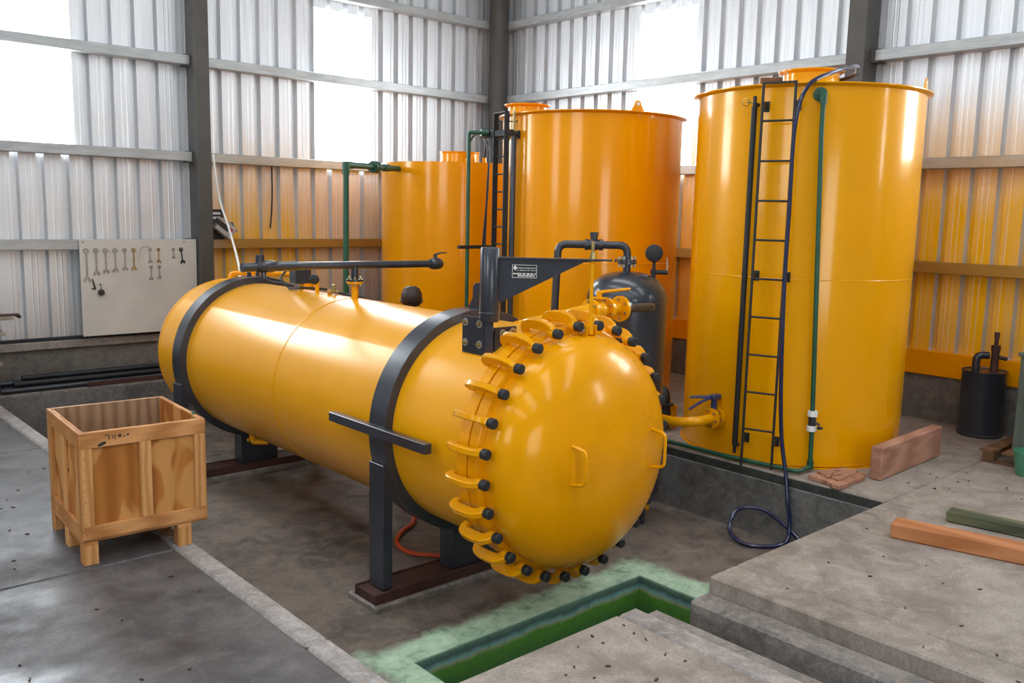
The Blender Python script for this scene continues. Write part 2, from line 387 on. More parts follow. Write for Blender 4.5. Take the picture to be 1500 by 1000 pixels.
for y0, y1 in ((-6.92, -6.53), (-3.23, -2.9)):
    MB().box((-7.03, y0, -0.61), (-5.0, y1, -0.55), 0.012).build('plinth', M['ledge'], floor)
MB().box((-5.05, -4.6, -0.61), (-4.0, -3.3, -0.28), 0.015).build('plinth', M['ledge'], floor)

# ---- walls
def ribs(u0, u1, first, pitch):
    """inner face profile of a trapezoidal sheet: pans at d=0, ribs recessed outwards"""
    pr = [(u0, 0.0)]; k = math.ceil((u0-first)/pitch-1e-6)
    while first+k*pitch < u1-0.02:
        c = first+k*pitch
        if True:
            for du, d in ((-0.165, 0), (-0.155, 0.003), (-0.145, 0), (-0.105, 0), (-0.095, 0.003), (-0.085, 0), (-0.045, 0), (-0.026, -0.075), (0.026, -0.075), (0.045, 0)):
                if u0 < c+du < u1 and c+du > pr[-1][0]: pr.append((c+du, d))
        k += 1
    pr.append((u1, 0.0)); return pr
wl = struct(MB().box((WX, 0.0, -0.02), (0.2, 0.2, 0.56)).build('wall_left', M['dwarf']))
MB().box((WX, -0.06, 0.46), (-0.06, 0.06, 0.56), 0.01).build('coping', M['slabr'], wl)
wr = struct(MB().box((0.0, WY, -0.02), (0.2, 0.0, 0.54)).build('wall_right', M['dwarf']))
fnL = lambda u, d, z: (u, -d+0.05, z)
fnR = lambda u, d, z: (-d+0.05, u, z)
def sheet(wall, fn, u0, u1, z0, z1, first, pitch, mat):
    return MB().strip(ribs(u0, u1, first, pitch), 0.003, z0, z1, fn).build('cladding_sheet', mat, wall, smooth=False)
P = 0.285
def lay(wall, fn, a, b, mat, first, z0, z1=None):
    """sheets of three ribs between a and b, lapped in mid pan"""
    k = math.ceil((a+0.2-first-P/2)/(3*P)); edges = [a]
    while first+P/2+k*3*P < b-0.2: edges.append(first+P/2+k*3*P); k += 1
    edges.append(b)
    for u0, u1 in zip(edges, edges[1:]): sheet(wall, fn, u0, u1, z0, z1 or RZ, first, P, mat)
# west wall: panels at x -3.553..-2.561 and -8.9..-6.9
fL = -3.60
lay(wl, fnL, -2.561, 0.0, M['cladL'], -2.40, 0.58)
lay(wl, fnL, -6.9, -3.553, M['cladL'], fL, 0.58)
lay(wl, fnL, WX, -8.9, M['cladL'], fL, 0.58)
for a, b, zt in ((-3.553, -2.561, 5.17), (-8.9, -6.9, 5.6)):
    lay(wl, fnL, a, b, M['cladL'], fL, 0.58, 2.94); lay(wl, fnL, a, b, M['cladL'], fL, zt, RZ)
# east wall: panels at y -4.119..-3.096 and -11.3..-9.3
lay(wr, fnR, -3.096, 0.0, M['cladR'], -0.82, 0.78)
lay(wr, fnR, -9.3, -4.119, M['cladR'], -7.68, 0.78)
lay(wr, fnR, -15.4, -10.6, M['cladR'], -7.68, 0.78); lay(wr, fnR, WY, -16.6, M['cladR'], -7.68, 0.78)
for a, b in ((-4.119, -3.096), (-10.6, -9.3), (-16.6, -15.4)):
    lay(wr, fnR, a, b, M['cladR'], -7.68, 0.78, 2.94); lay(wr, fnR, a, b, M['cladR'], -7.68, 5.17, RZ)
MB().box((-0.03, WY, 0.52), (0.06, -0.02, 0.80), 0.006).build('base_flashing', M['orange'], wr)
MB().box((WX, -0.02, 0.555), (-0.02, 0.05, 0.60), 0.004).build('base_flashing', M['blackmatte'], wl)
def panel(n, lo, hi, mat='panel'):
    w = struct(MB().box(lo, hi).build('window_%d' % n, M[mat], None, at=lo)); return w
panel(1, (-3.553, 0.055, 2.90), (-2.561, 0.07, 5.17))
panel(2, (-8.9, 0.055, 2.90), (-6.9, 0.07, 5.6))
panel(3, (0.055, -4.119, 2.90), (0.07, -3.096, 5.17))
panel(4, (0.055, -10.6, 2.90), (0.07, -9.3, 5.17)); panel(8, (0.055, -16.6, 2.90), (0.07, -15.4, 5.17))
# girts: Z purlins on both walls
def girtL(x0, x1, z): MB().box((x0, -0.13, z-0.125), (x1, 0.045, z), 0.006).build('girt', M['girt'], wl)
def girtR(y0, y1, z): MB().box((-0.13, y0, z-0.125), (0.045, y1, z), 0.006).build('girt', M['girt'], wr)
for z in (5.43, 4.222, 2.976, 1.817):
    for a, b in ((WX, -11.0), (-11.0, -5.49), (-5.30, -0.25)): girtL(a, b, z)
    for a, b in ((-6.48, -0.25), (-13.0, -6.81), (WY, -13.0)): girtR(a, b, z)
for z in (5.43, 4.222, 2.976, 1.817):
    MB().box((-5.56, -0.12, z-0.14), (-5.45, 0.04, z+0.01), 0.003).build('cleat', M['column'], wl); MB().box((-0.12, -6.86, z-0.14), (0.04, -6.72, z+0.01), 0.003).build('cleat', M['column'], wr)
for x in (-5.375, -11.1): MB().box((x-0.10, -0.27, 0.0), (x+0.09, 0.04, RZ), 0.006).box((x-0.16, -0.33, 0), (x+0.15, 0.0, 0.02)).build('column', M['column'], wl)
for y in (-6.62, -13.1): MB().box((-0.27, y-0.13, 0.0), (0.04, y+0.10, RZ), 0.006).box((-0.33, y-0.16, 0), (0.0, y+0.15, 0.02)).build('column', M['column'], wr)
cc = MB().lathe([(0.0, 0), (0.165, 0), (0.165, RZ), (0, RZ)], (-0.20, -0.20, 0), Z, 28)
cc.build('column', M['column'], wl)
# unseen sides and roof of the shed
wf = struct(MB().box((WX, WY-0.1, 0), (0, WY, RZ)).build('wall_front', M['outer']))
ws = struct(MB().box((WX-0.1, WY, 0), (WX, 0, RZ)).build('wall_side', M['outer']))
panel(5, (WX+0.01, -13.5, 2.6), (WX+0.03, -9.5, 5.2), 'sidepanel'); panel(6, (WX+0.01, -5.5, 2.6), (WX+0.03, -3.5, 5.2), 'sidepanel')
panel(7, (-12.5, WY+0.01, 0.1), (-9.0, WY+0.03, 3.6), 'sidepanel')
ce = struct(MB().box((WX, WY, RZ), (0.2, 0.2, RZ+0.1)).build('ceiling', M['outer']))
for x in (-14.5, -11.0, -7.5, -4.0):
    for y0, y1 in ((-8.8, -3.5), (-18.5, -10.0)):
        MB().box((x-0.5, y0, RZ-0.03), (x+0.5, y1, RZ-0.005)).build('roof_fill_strip', M['rooffill'], ce)  # glowing strips added out of view to light the scene from above

# ================================================================== PRESSURE VESSEL
VX, VZ, VR = -6.07, 0.675, 0.787
VO = Vector((VX, 0, VZ))
ves = thing('pressure_vessel', (VX, -5.0, -0.55), 'large yellow horizontal pressure vessel with black bands and domed clamped door', 'tank')
def dome(r, d, n=12): return [(r*math.cos(a), d*math.sin(a)) for a in [PI/2*i/n for i in range(n+1)]]
sh = MB()
prof = [(r, -(-2.42)+h) for r, h in dome(VR, 0.36)][::-1]       # rear dished end, axis -Y measured from y=0
sh.lathe([(r, 2.42-h) for r, h in dome(VR, 0.36)][::-1]+[(VR, 2.42), (VR, 7.70)], VO, -Y, 96)
shell = sh.build('shell', M['vessel'], ves, 40)
for y in (5.05, 2.44):
    MB().lathe([(VR-0.002, y-0.010), (VR+0.0045, y-0.006), (VR+0.0045, y+0.006), (VR-0.002, y+0.010)], VO, -Y, 96).build('weld_seam', M['yellow_door'], ves)
MB().lathe([(VR-0.02, 7.67), (0.835, 7.67), (0.842, 7.675), (0.842, 7.755), (0.835, 7.76), (VR-0.02, 7.76)], VO, -Y, 96).build('body_flange', M['yellow'], ves)
for y in (6.66, 2.97):
    MB().lathe([(VR-0.01, y), (0.853, y), (0.857, y+0.004), (0.857, y+0.196), (0.853, y+0.20), (VR-0.01, y+0.20)], VO, -Y, 96, True).build('saddle_band', M['black'], ves)
for yb in (-6.66, -2.97):
    for sx in (-1, 1):
        x = VX+sx*0.815
        MB().box((x-0.042, yb-0.19, -0.475), (x+0.042, yb-0.005, 0.46), 0.006).build('support_post', M['black'], ves)
    pl = MB(); n = 10
    top = [(-0.21+0.42*i/n, -math.sqrt(0.845**2-(-0.21+0.42*i/n)**2)) for i in range(n+1)]
    pl.prism([(-0.21, -1.15), (0.21, -1.15)]+top[::-1], VO+Y*(yb-0.10), X, Z, Y, 0.17).build('saddle_plate', M['black'], ves)
    b = MB(); y0, y1 = yb-0.225, yb+0.05
    b.box((-7.015, y0, -0.552), (-5.09, y0+0.018, -0.472), 0.003).box((-7.015, y1-0.018, -0.552), (-5.09, y1, -0.472), 0.003)
    b.box((-7.012, y0+0.018, -0.55), (-5.10, y1-0.018, -0.482)); b.build('skid_beam', M['rust'], ves)
MB().box((-6.985, -7.42, 0.675), (-6.925, -6.20, 0.745), 0.004).build('side_rail', M['black'], ves)
# door
door = MB().lathe([(VR-0.03, 7.772), (0.835, 7.772), (0.842, 7.777), (0.842, 7.855), (0.835, 7.86), (0.80, 7.865)]+[(r, 7.93+h) for r, h in dome(0.80, 0.36, 16)], VO-Z*0.008, -Y, 96).build('door', M['yellow_door'], ves, 30)
for x, z0, z1, xo in ((-6.444, 0.570, 0.825, -6.43), (-5.670, 0.552, 0.823, -5.655)):
    pts = [(x, -8.215, z1), (xo, -8.345, z1-0.02), (xo, -8.345, z0+0.02), (x, -8.215, z0)]
    MB().tube(fillet(pts, 0.04), 0.0115, 10).build('door_handle', M['yellow_door'], door)
for x in (-6.085, -5.998): MB().box((x, -7.99, 1.40), (x+0.013, -7.90, 1.53), 0.003).build('hinge_lug', M['yellow_door'], door)
MB().cyl((-6.11, -7.955, 1.497), (-5.96, -7.955, 1.497), 0.011, 8).cyl((-6.118, -7.955, 1.497), (-6.09, -7.955, 1.497), 0.021, 6).cyl((-5.975, -7.955, 1.497), (-5.95, -7.955, 1.497), 0.021, 6).build('hinge_bolt', M['steel'], door)
# clamps (28): a C-plate astride the flange pair, tipped by a black cap
C2 = [(7.632, 0.842), (7.628, 0.885), (7.645, 0.920), (7.68, 0.942), (7.73, 0.952), (7.83, 0.952), (7.882, 0.942), (7.918, 0.922), (7.94, 0.897), (7.945, 0.880), (7.945, 0.832), (7.90, 0.832), (7.882, 0.852), (7.865, 0.872), (7.85, 0.880), (7.70, 0.880), (7.685, 0.872), (7.68, 0.842)]
cb = MB().prism(C2, (0, 0, 0), -Y, Z, X, 0.042)
cb.cyl((0, -7.895, 0.863), (0, -7.95, 0.863), 0.033, 14)
bm = bmesh.new(); me0 = cb.mesh('clamp', M['yellow_door']); bm.from_mesh(me0)
bmesh.ops.bevel(bm, geom=[e for e in bm.edges if len(e.link_faces) == 2 and e.calc_face_angle(0) > 1.0], offset=0.006, segments=1, affect='EDGES', clamp_overlap=True)
bm.to_mesh(me0); bm.free()
capm = MB().lathe([(0.0, 7.945), (0.034, 7.945), (0.034, 7.984), (0.028, 7.990), (0.0, 7.991)], (0, 0, 0.863), -Y, 16).mesh('knob', M['blackmatte'])
for k in range(28):
    a = math.radians(4.6+k*360/28)
    mt = Matrix.Translation(VO-Z*0.010) @ Matrix.Rotation(PI/2-a, 4, 'Y')
    c = place('clamp', me0, ves, mt)
    kb = bpy.data.objects.new('knob', capm); COL.objects.link(kb); kb.parent = c
# nozzle with ball valve towards the receiver tank
nz = MB().cyl((-5.92, -7.12, 1.40), (-5.14, -7.12, 1.49), 0.062, 20).lathe([(0.062, 0), (0.064, 0.01), (0.064, 0.05), (0.062, 0.06)], (-5.21, -7.12, 1.482), X, 20)
noz = nz.build('nozzle', M['yellow'], ves)
vb = MB().lathe([(0.0, 0), (0.098, 0), (0.098, 0.03), (0.05, 0.03), (0.06, 0.06), (0.078, 0.09), (0.078, 0.13), (0.06, 0.16), (0.05, 0.19), (0.098, 0.19), (0.098, 0.22), (0.04, 0.22), (0.045, 0.22), (0.045, 0.36), (0.108, 0.36), (0.108, 0.385), (0.0, 0.385)], (-5.14, -7.12, 1.49), X, 24)
vb.cyl((-5.03, -7.12, 1.55), (-5.03, -7.12, 1.63), 0.022, 10).box((-5.08, -7.17, 1.585), (-4.98, -7.07, 1.60), 0.003)
valve = vb.build('ball_valve', M['yellow'], noz)
MB().tube([(-5.05, -7.12, 1.635), (-4.97, -7.14, 1.645), (-4.70, -7.16, 1.655)], [0.016, 0.014, 0.012], 8).build('valve_lever', M['yellow'], noz)
bt = MB()
for k in range(6):
    a = k*PI/3+0.4
    for xx in (-5.14, -4.95, -4.78): bt.cyl((xx-0.014, -7.12+0.078*math.cos(a), 1.49+0.078*math.sin(a)), (xx+0.045, -7.12+0.078*math.cos(a), 1.49+0.078*math.sin(a)), 0.012, 6)
tag(bt.build('flange_bolts', M['brass'], noz), kind='stuff')
# fittings on the crest
top = VZ+VR
g = MB().cyl((VX, -4.43, top-0.02), (VX, -4.43, top+0.10), 0.020, 10).build('gauge_stem', M['yellow'], ves)
MB().lathe([(0, 0), (0.044, 0), (0.048, 0.006), (0.048, 0.04), (0.04, 0.045), (0, 0.045)], (VX-0.02, -4.405, top+0.13), (-0.45, -0.9, 0), 24).build('gauge_dial', M['blackmatte'], g)
s = MB().cyl((VX, -4.12, top-0.02), (VX, -4.12, top+0.08), 0.022, 10).build('switch_stem', M['yellow'], ves)
MB().box((VX-0.10, -4.19, top+0.07), (VX+0.075, -4.06, top+0.27), 0.008).build('pressure_switch', M['black'], s)
tp = MB().cyl((VX, -4.66, top-0.02), (VX, -4.66, top+0.05), 0.022, 10).build('test_stub', M['orange'], ves)
MB().cyl((VX-0.03, -4.68, top+0.03), (VX+0.07, -4.70, top+0.03), 0.013, 8).box((VX+0.01, -4.72, top+0.02), (VX+0.03, -4.68, top+0.10), 0.004).build('test_cock', M['brass'], tp)
MB().tube(fillet([(VX-0.05, -2.62, top-0.04), (VX-0.05, -2.62, top+0.075), (VX+0.28, -2.75, top+0.08), (VX+0.55, -3.25, top+0.07), (VX+0.62, -3.4, top-0.16)], 0.07), 0.026, 10).cyl((VX+0.5, -3.35, top-0.1), (VX+0.5, -3.35, top+0.14), 0.04, 10).build('vacuum_pipe', M['orange'], ves)
MB().tube(spline([(VX-0.05, -3.3, top+0.1), (VX+0.02, -3.45, top+0.04), (VX+0.1, -3.75, top+0.03), (VX+0.05, -4.0, top+0.015), (VX-0.06, -3.98, top+0.02), (VX-0.08, -3.86, top+0.1), (VX, -3.8, top+0.17)]), 0.011, 8).build('signal_cable', M['blackmatte'], ves)
MB().tube(spline([(VX-0.07, -4.0, top+0.012), (VX-0.04, -4.25, top+0.035), (VX+0.06, -4.5, top+0.035), (VX+0.1, -4.75, top+0.01), (VX+0.2, -5.0, top-0.02), (VX+0.45, -5.2, top-0.14)]), 0.012, 8).build('signal_cable', M['blackmatte'], ves)
# stub with bolted flange and black vent pipe crossing the crest
st = MB().cyl((VX, -5.10, top-0.03), (VX, -5.10, top+0.155), 0.030, 14).lathe([(0.03, 0), (0.075, 0), (0.075, 0.018), (0.03, 0.018)], (VX, -5.10, top+0.14), Z, 20)
stub = st.build('vent_stub', M['yellow'], ves)
vp = MB().lathe([(0, 0), (0.078, 0), (0.078, 0.018), (0.032, 0.018), (0.032, 0.13)], (VX, -5.10, top+0.16), Z, 20)
vp.cyl((-6.86, -5.10, 1.772), (-5.21, -5.10, 1.760), 0.0335, 16)
vp.lathe([(0, -0.08), (0.045, -0.08), (0.052, -0.05), (0.052, 0.05), (0.045, 0.08), (0, 0.08)], (-6.93, -5.10, 1.772), X, 16)
vp.lathe([(0, -0.10), (0.036, -0.10), (0.043, -0.06), (0.038, 0.0), (0.043, 0.1), (0, 0.12)], (-6.76, -5.10, 1.771), X, 16)
vp.cyl((-7.14, -5.10, 1.765), (-6.93, -5.10, 1.772), 0.038, 12).cyl((-6.98, -5.1, 1.80), (-6.98, -5.1, 1.87), 0.036, 12)
vp.cyl((-6.95, -5.10, 1.75), (-6.95, -5.10, 1.68), 0.022, 10).lathe([(0, 0), (0.05, 0), (0.05, 0.015), (0, 0.015)], (-6.95, -5.1, 1.675), Z, 14)
vent = vp.build('vent_pipe', M['black'], ves)
vv = MB().lathe([(0, -0.06), (0.045, -0.06), (0.055, -0.03), (0.055, 0.04), (0.042, 0.07), (0, 0.075)], (-5.17, -5.10, 1.76), X, 16).cyl((-5.17, -5.10, 1.80), (-5.17, -5.10, 1.85), 0.018, 8).build('vent_valve', M['black'], vent)
MB().tube([(-5.175, -5.10, 1.845), (-5.12, -5.11, 1.862), (-5.05, -5.12, 1.865)], [0.012, 0.008, 0.006], 8).build('vent_lever', M['black'], vent)
fb = MB()
for k in range(6):
    a = k*PI/3; c = Vector((VX+0.058*math.cos(a), -5.10+0.058*math.sin(a), 0)); fb.cyl(c+Z*(top+0.115), c+Z*(top+0.20), 0.010, 6)
tag(fb.build('flange_bolts', M['brass'], stub), kind='stuff')
hg = MB()
for sx in (-1, 1): hg.prism([(0, 0), (0.05, 0), (0.035, 0.085), (0.012, 0.085)], (VX+sx*0.05-0.02, -3.07, VZ+0.855), X, Z, Y, 0.02)
hg.cyl((VX-0.08, -3.07, VZ+0.93), (VX+0.10, -3.07, VZ+0.93), 0.014, 8); hg.build('lifting_eye', M['black'], ves)
hg = MB().prism([(-0.11, 0), (0.03, 0), (0.03, 0.19), (0.0, 0.205), (-0.045, 0.205), (-0.065, 0.185), (-0.068, 0.09)], (VX+0.10, -6.76, VZ+0.84), (0.75, -0.66, 0), Z, (0.66, 0.75, 0), 0.03)
hg.build('lifting_eye', M['black'], ves)
MB().tube(fillet([(-6.25, -3.35, -0.06), (-6.25, -3.35, -0.20), (-6.12, -3.45, -0.20)], 0.04), 0.03, 10).cyl((-6.3, -3.35, -0.17), (-6.2, -3.35, -0.17), 0.018, 8).build('drain_cock', M['yellow'], ves)

# ================================================================== DAVIT
da = Vector((0.717, -0.697, 0)); dn = Vector((-0.697, -0.717, 0)); DP = Vector((-6.517, -7.50, 0))
dav = thing('davit', (DP.x, DP.y, 1.29), 'black swinging davit arm with triangular gusset, bolted above the yellow door', 'crane')
MB().obox(DP+Z*1.45, da, dn, Z, (0.058, 0.058, 0.34), 0.004).build('pivot_bar', M['black'], dav)
MB().lathe([(0, 1.535), (0.062, 1.535), (0.067, 1.545), (0.067, 2.018), (0.062, 2.028), (0.045, 2.03), (0.042, 2.02), (0, 2.02)], DP, Z, 32).lathe([(0.067, 1.59), (0.070, 1.593), (0.070, 1.597), (0.067, 1.60)], DP, Z, 32).build('sleeve', M['black'], dav)
gu = MB().prism([(0.05, 1.655), (0.05, 1.955), (0.76, 1.955), (0.62, 1.945)], DP, da, Z, dn, 0.016)
gus = gu.build('gusset', M['black'], dav, smooth=False)
MB().obox(DP+da*0.425+Z*1.962, da, dn, Z, (0.76, 0.062, 0.012), 0.002).cyl(DP+da*0.82+Z*1.962, DP+da*0.835+Z*1.962, 0.012, 8).build('top_flat', M['black'], dav)
np_ = MB(); pc = DP+da*0.228+Z*1.876+dn*0.010
np_.obox(pc, da, Z, dn, (0.165, 0.088, 0.003), 0.001); np_.cur = 1
for sx in (-1, 1): np_.obox(pc+da*sx*0.080+dn*0.002, da, Z, dn, (0.003, 0.084, 0.002))
for sz in (-1, 1): np_.obox(pc+Z*sz*0.0415+dn*0.002, da, Z, dn, (0.160, 0.003, 0.002))
for k in range(4):                                   # the quatrefoil emblem
    a = k*PI/2; q = pc+da*(-0.062+0.006*math.cos(a))+Z*(0.022+0.008*math.sin(a))
    np_.lathe([(0.0, 0.0028), (0.0075, 0.0028), (0.0075, 0.0015)], q, dn, 10)
random.seed(3)
for row, (zz, h, x0) in enumerate(((0.006, 0.003, -0.05), (-0.016, 0.009, -0.074), (-0.029, 0.008, -0.045))):
    x = x0
    while x < 0.070:
        w = random.choice((0.010, 0.016, 0.022)); w = min(w, 0.074-x)
        np_.obox(pc+da*(x+w/2)+Z*zz+dn*0.002, da, Z, dn, (w, h, 0.001)); x += w+random.choice((0.003, 0.005, 0.008))
plate = np_.build('nameplate', [M['blackmatte'], M['white']], dav, smooth=False)
cu = bpy.data.curves.new('lettering', 'FONT'); cu.body = 'TINGCO ARGENTINA'; cu.size = 0.0165; cu.extrude = 0.0006
cu.align_x = 'LEFT'; cu.align_y = 'CENTER'
tmp = bpy.data.objects.new('tmp', cu); COL.objects.link(tmp)
bpy.context.view_layer.update()
tme = bpy.data.meshes.new_from_object(tmp.evaluated_get(bpy.context.evaluated_depsgraph_get()))
bpy.data.objects.remove(tmp); tme.name = 'lettering'; tme.materials.clear(); tme.materials.append(M['white'])
Rm = Matrix((da, Z, dn)).transposed().to_4x4()
# reading direction runs along the arm as seen from the front
lt = bpy.data.objects.new('lettering', tme); COL.objects.link(lt); lt.parent = plate
wid = max(v.co.x for v in tme.vertices)
lt.matrix_local = Matrix.Translation(pc+da*(-0.047)+Z*0.021+dn*0.0024-wloc(plate)) @ Rm @ Matrix.Diagonal((0.122/wid, 1, 1, 1))
p1 = MB().box((-6.555, -7.49, 1.305), (-6.535, -7.26, 1.555), 0.002).build('bracket_plate', M['black'], dav)
p2 = MB().box((-6.50, -7.545, 1.28), (-6.31, -7.525, 1.495), 0.002).build('bracket_plate', M['black'], dav)
MB().box((-6.535, -7.48, 1.22), (-6.515, -7.27, 1.55), 0.003).box((-6.50, -7.52, 1.25), (-6.30, -7.50, 1.48), 0.003).build('welded_bracket', M['yellow'], ves)
bo = MB().lathe([(0, 0), (0.027, 0), (0.027, 0.004), (0.016, 0.004)], (0, 0, 0), Z, 16); bo.cur = 1
bo.cyl((0, 0, 0.003), (0, 0, 0.016), 0.0135, 6).cyl((0, 0, 0.01), (0, 0, 0.026), 0.008, 8)
bom = bo.mesh('bolt', [M['steel'], M['brass']])
for y, z in ((-7.295, 1.515), (-7.445, 1.515), (-7.295, 1.375), (-7.445, 1.375)):
    place('bolt', bom, p1, Matrix.Translation((-6.555, y, z)) @ Matrix.Rotation(-PI/2, 4, 'Y'))
for x, z in ((-6.435, 1.455), (-6.345, 1.46), (-6.375, 1.405)):
    place('bolt', bom, p2, Matrix.Translation((x, -7.545, z)) @ Matrix.Rotation(PI/2, 4, 'X'))
rt = DP+da*0.675
rod = MB().cyl(rt+Z*1.49, rt+Z*1.955, 0.0125, 10).cyl((rt.x, rt.y, 1.47), (rt.x, rt.y, 1.56), 0.022, 10).build('hanger_rod', M['yellow'], dav)
MB().cyl(rt+Z*1.968, rt+Z*2.085, 0.0105, 10).cyl(rt+Z*1.968, rt+Z*1.99, 0.02, 6).cyl(rt+Z*1.99, rt+Z*2.008, 0.018, 6).build('hanger_nut', M['brass'], rod)

# ================================================================== STORAGE TANKS
def tank(name, c, r, h, label, mat, rim=True, seams=(1.72,)):
    t = thing(name, (c[0], c[1], 0.0), label, 'tank', None)
    MB().lathe([(0, 0.02), (r, 0.02), (r, h-0.004), (r-0.02, h), (0, h+0.012)], (c[0], c[1], 0), Z, 96).build('shell', mat, t, 30)
    MB().lathe([(r-0.01, 0.0), (r+0.02, 0.0), (r+0.02, 0.012), (r-0.01, 0.014)], (c[0], c[1], 0), Z, 96).build('base_ring', mat, t)
    if rim: MB().lathe([(r-0.01, h-0.03), (r+0.035, h-0.012), (r+0.05, h-0.006), (r+0.05, h+0.004), (r-0.01, h+0.006)], (c[0], c[1], 0), Z, 96).build('rim', mat, t, 50)
    for z in seams: MB().lathe([(r-0.001, z-0.006), (r+0.003, z-0.002), (r+0.003, z+0.002), (r-0.001, z+0.006)], (c[0], c[1], 0), Z, 96).build('weld_seam', mat, t)
    return t
def neck(t, c, z0, z1, r, mat, rim=0.05):
    n = MB().lathe([(r-0.012, z1), (r, z1), (r, z0), (r-0.012, z0)], (c[0], c[1], 0), Z, 40, True).build('manhole_neck', mat, t)
    if rim: MB().lathe([(r-0.01, z1-0.035), (r+rim*0.5, z1-0.018), (r+rim, z1-0.006), (r+rim, z1+0.003), (r-0.01, z1+0.003)], (c[0], c[1], 0), Z, 40, True).build('neck_rim', mat, n, 60)
def lugp(t, c, r, ang, z, mat):
    a = math.radians(ang); o = Vector((c[0]+r*math.cos(a), c[1]+r*math.sin(a), z)); tg = Vector((-math.sin(a), math.cos(a), 0)); rd = Vector((math.cos(a), math.sin(a), 0))
    m = MB(); n = 14
    out = [(-0.085, 0), (0.085, 0)]+[(0.04*math.cos(q), 0.085+0.04*math.sin(q)) for q in [PI*i/n for i in range(n+1)]]
    m.prism(out, o, tg, Z, rd, 0.014); lg = m.build('lifting_lug', mat, t); MB().cyl(o+Z*0.085-rd*0.008, o+Z*0.085+rd*0.008, 0.02, 14).build('lug_eye', M['white'], lg)
def ladder(t, c, R, r, ang, half, z0, z1, zs, mat, rail=(0.022, 0.022), br=(), legs=True):
    a = math.radians(ang); rd = Vector((math.cos(a), math.sin(a), 0)); tg = Vector((-math.sin(a), math.cos(a), 0)); o = Vector((c[0], c[1], 0))+rd*R
    lad = bpy.data.objects.new('ladder', None); COL.objects.link(lad); lad.parent = t; lad.location = o-wloc(t)
    for z in br:
        for s in (-1, 1):
            w = o+tg*(half*s)+Z*z; ln = R-math.sqrt(max(r*r-half*half, 0)); m = MB()
            m.obox(w-rd*(ln/2), rd, tg, Z, (ln+0.01, 0.012, 0.05)); m.obox(w-rd*(ln-0.008), rd, tg, Z, (0.012, 0.05, 0.09), 0.002)
            m.build('bracket', mat, lad)
    for s in (-1, 1):
        MB().obox(o+tg*(half*s)+Z*((z0+z1)/2), rd, tg, Z, (rail[0], rail[1], z1-z0), 0.002).build('rail', mat, lad)
    for z in zs: MB().cyl(o-tg*half+Z*z, o+tg*half+Z*z, 0.0095, 8).build('rung', mat, lad)
    if zs: MB().obox(o+Z*(z1-0.008), rd, tg, Z, (rail[0], half*2+rail[1], 0.018), 0.002).build('rung', mat, lad)
    return lad
# --- right tank
RT = (-2.242, -7.244); RR = 1.058
rtk = tank('storage_tank', RT, RR, 3.43, 'tall yellow round tank with green vertical pipe, beside the upright timber plank', M['yellow'], True, (1.725,))
neck(rtk, (-1.87, -7.03), 3.43, 3.74, 0.275, M['yellow'])
lugp(rtk, RT, RR-0.01, -76, 3.43, M['yellow'])
ladder(rtk, RT, 1.20, RR, -161.6, 0.138, 0.0, 3.43, [0.349+0.344*k for k in range(9)], M['blackmatte'], (0.026, 0.020), (3.24, 1.745, 0.235))
ga = math.radians(-173.6); gd = Vector((math.cos(ga), math.sin(ga), 0)); go = Vector((RT[0], RT[1], 0))
lv = MB().cyl(go+gd*1.125+Z*0.16, go+gd*1.125+Z*3.24, 0.026, 14)
for z in (0.15, 3.26): lv.tube([go+gd*1.03+Z*z, go+gd*1.13+Z*z], 0.018, 10)
lv.cyl(go+gd*1.125+Z*3.22, go+gd*1.125+Z*3.33, 0.017, 8); lv.cyl(go+gd*1.125+Z*0.08, go+gd*1.125+Z*0.17, 0.016, 8)
lvl = lv.build('level_tube', M['blackmatte'], rtk)
hw = MB().lathe([(0.03, 0), (0.036, 0.004), (0.03, 0.008)], go+gd*1.125+Vector((-0.06, 0.05, 3.275)), (-0.7, -0.6, 0), 16, True)
hw.cyl(go+gd*1.125+Z*3.275, go+gd*1.125+Vector((-0.06, 0.05, 3.275)), 0.008, 6); hw.build('valve_wheel', M['brass'], lvl)
gp = [(-3.10, -7.86, 3.33), (-3.165, -7.92, 3.33), (-3.165, -7.92, 3.05), (-3.10, -7.99, 0.50), (-3.10, -8.0, 0.045), (-3.30, -8.00, 0.035), (-3.375, -7.3, 0.035), (-3.375, -6.0, 0.035), (-3.37, -4.9, 0.035)]
m = MB().tube(fillet(gp, 0.035, 4), 0.0215, 12)
m.lathe([(0, 0), (0.06, 0), (0.06, 0.018), (0.03, 0.02), (0, 0.02)], (-3.108, -7.855, 3.33), (-0.82, -0.57, 0), 20)
m.cyl((-3.165, -7.92, 3.34), (-3.165, -7.92, 3.24), 0.030, 12).cyl((-3.10, -8.0, 0.10), (-3.10, -8.0, 0.02), 0.030, 12)
drain = m.build('drain_pipe', M['greenpipe'], rtk)
for z in (0.51, 0.375): MB().cyl((-3.10, -7.99, z), (-3.10, -7.99, z+0.05), 0.043, 16).build('union_nut', M['white'], drain)
m = MB().cyl((-3.10, -7.99, 0.42), (-3.10, -7.99, 0.515), 0.034, 14).cyl((-3.10, -7.99, 0.47), (-3.09, -8.06, 0.44), 0.012, 8).box((-3.12, -8.09, 0.405), (-3.08, -8.05, 0.43), 0.004)
m.build('drain_valve', M['black'], drain)
m = MB().obox((-2.98, -7.28, 3.49), Vector((0.55, -0.83, 0)), Vector((0.83, 0.55, 0)), Z, (0.20, 0.09, 0.095), 0.01); tag(m.build('timber_block', M['darkwood'], None, at=(-2.98, -7.28, 3.44)), 'short brown timber block lying on top of the tall tank', 'block')
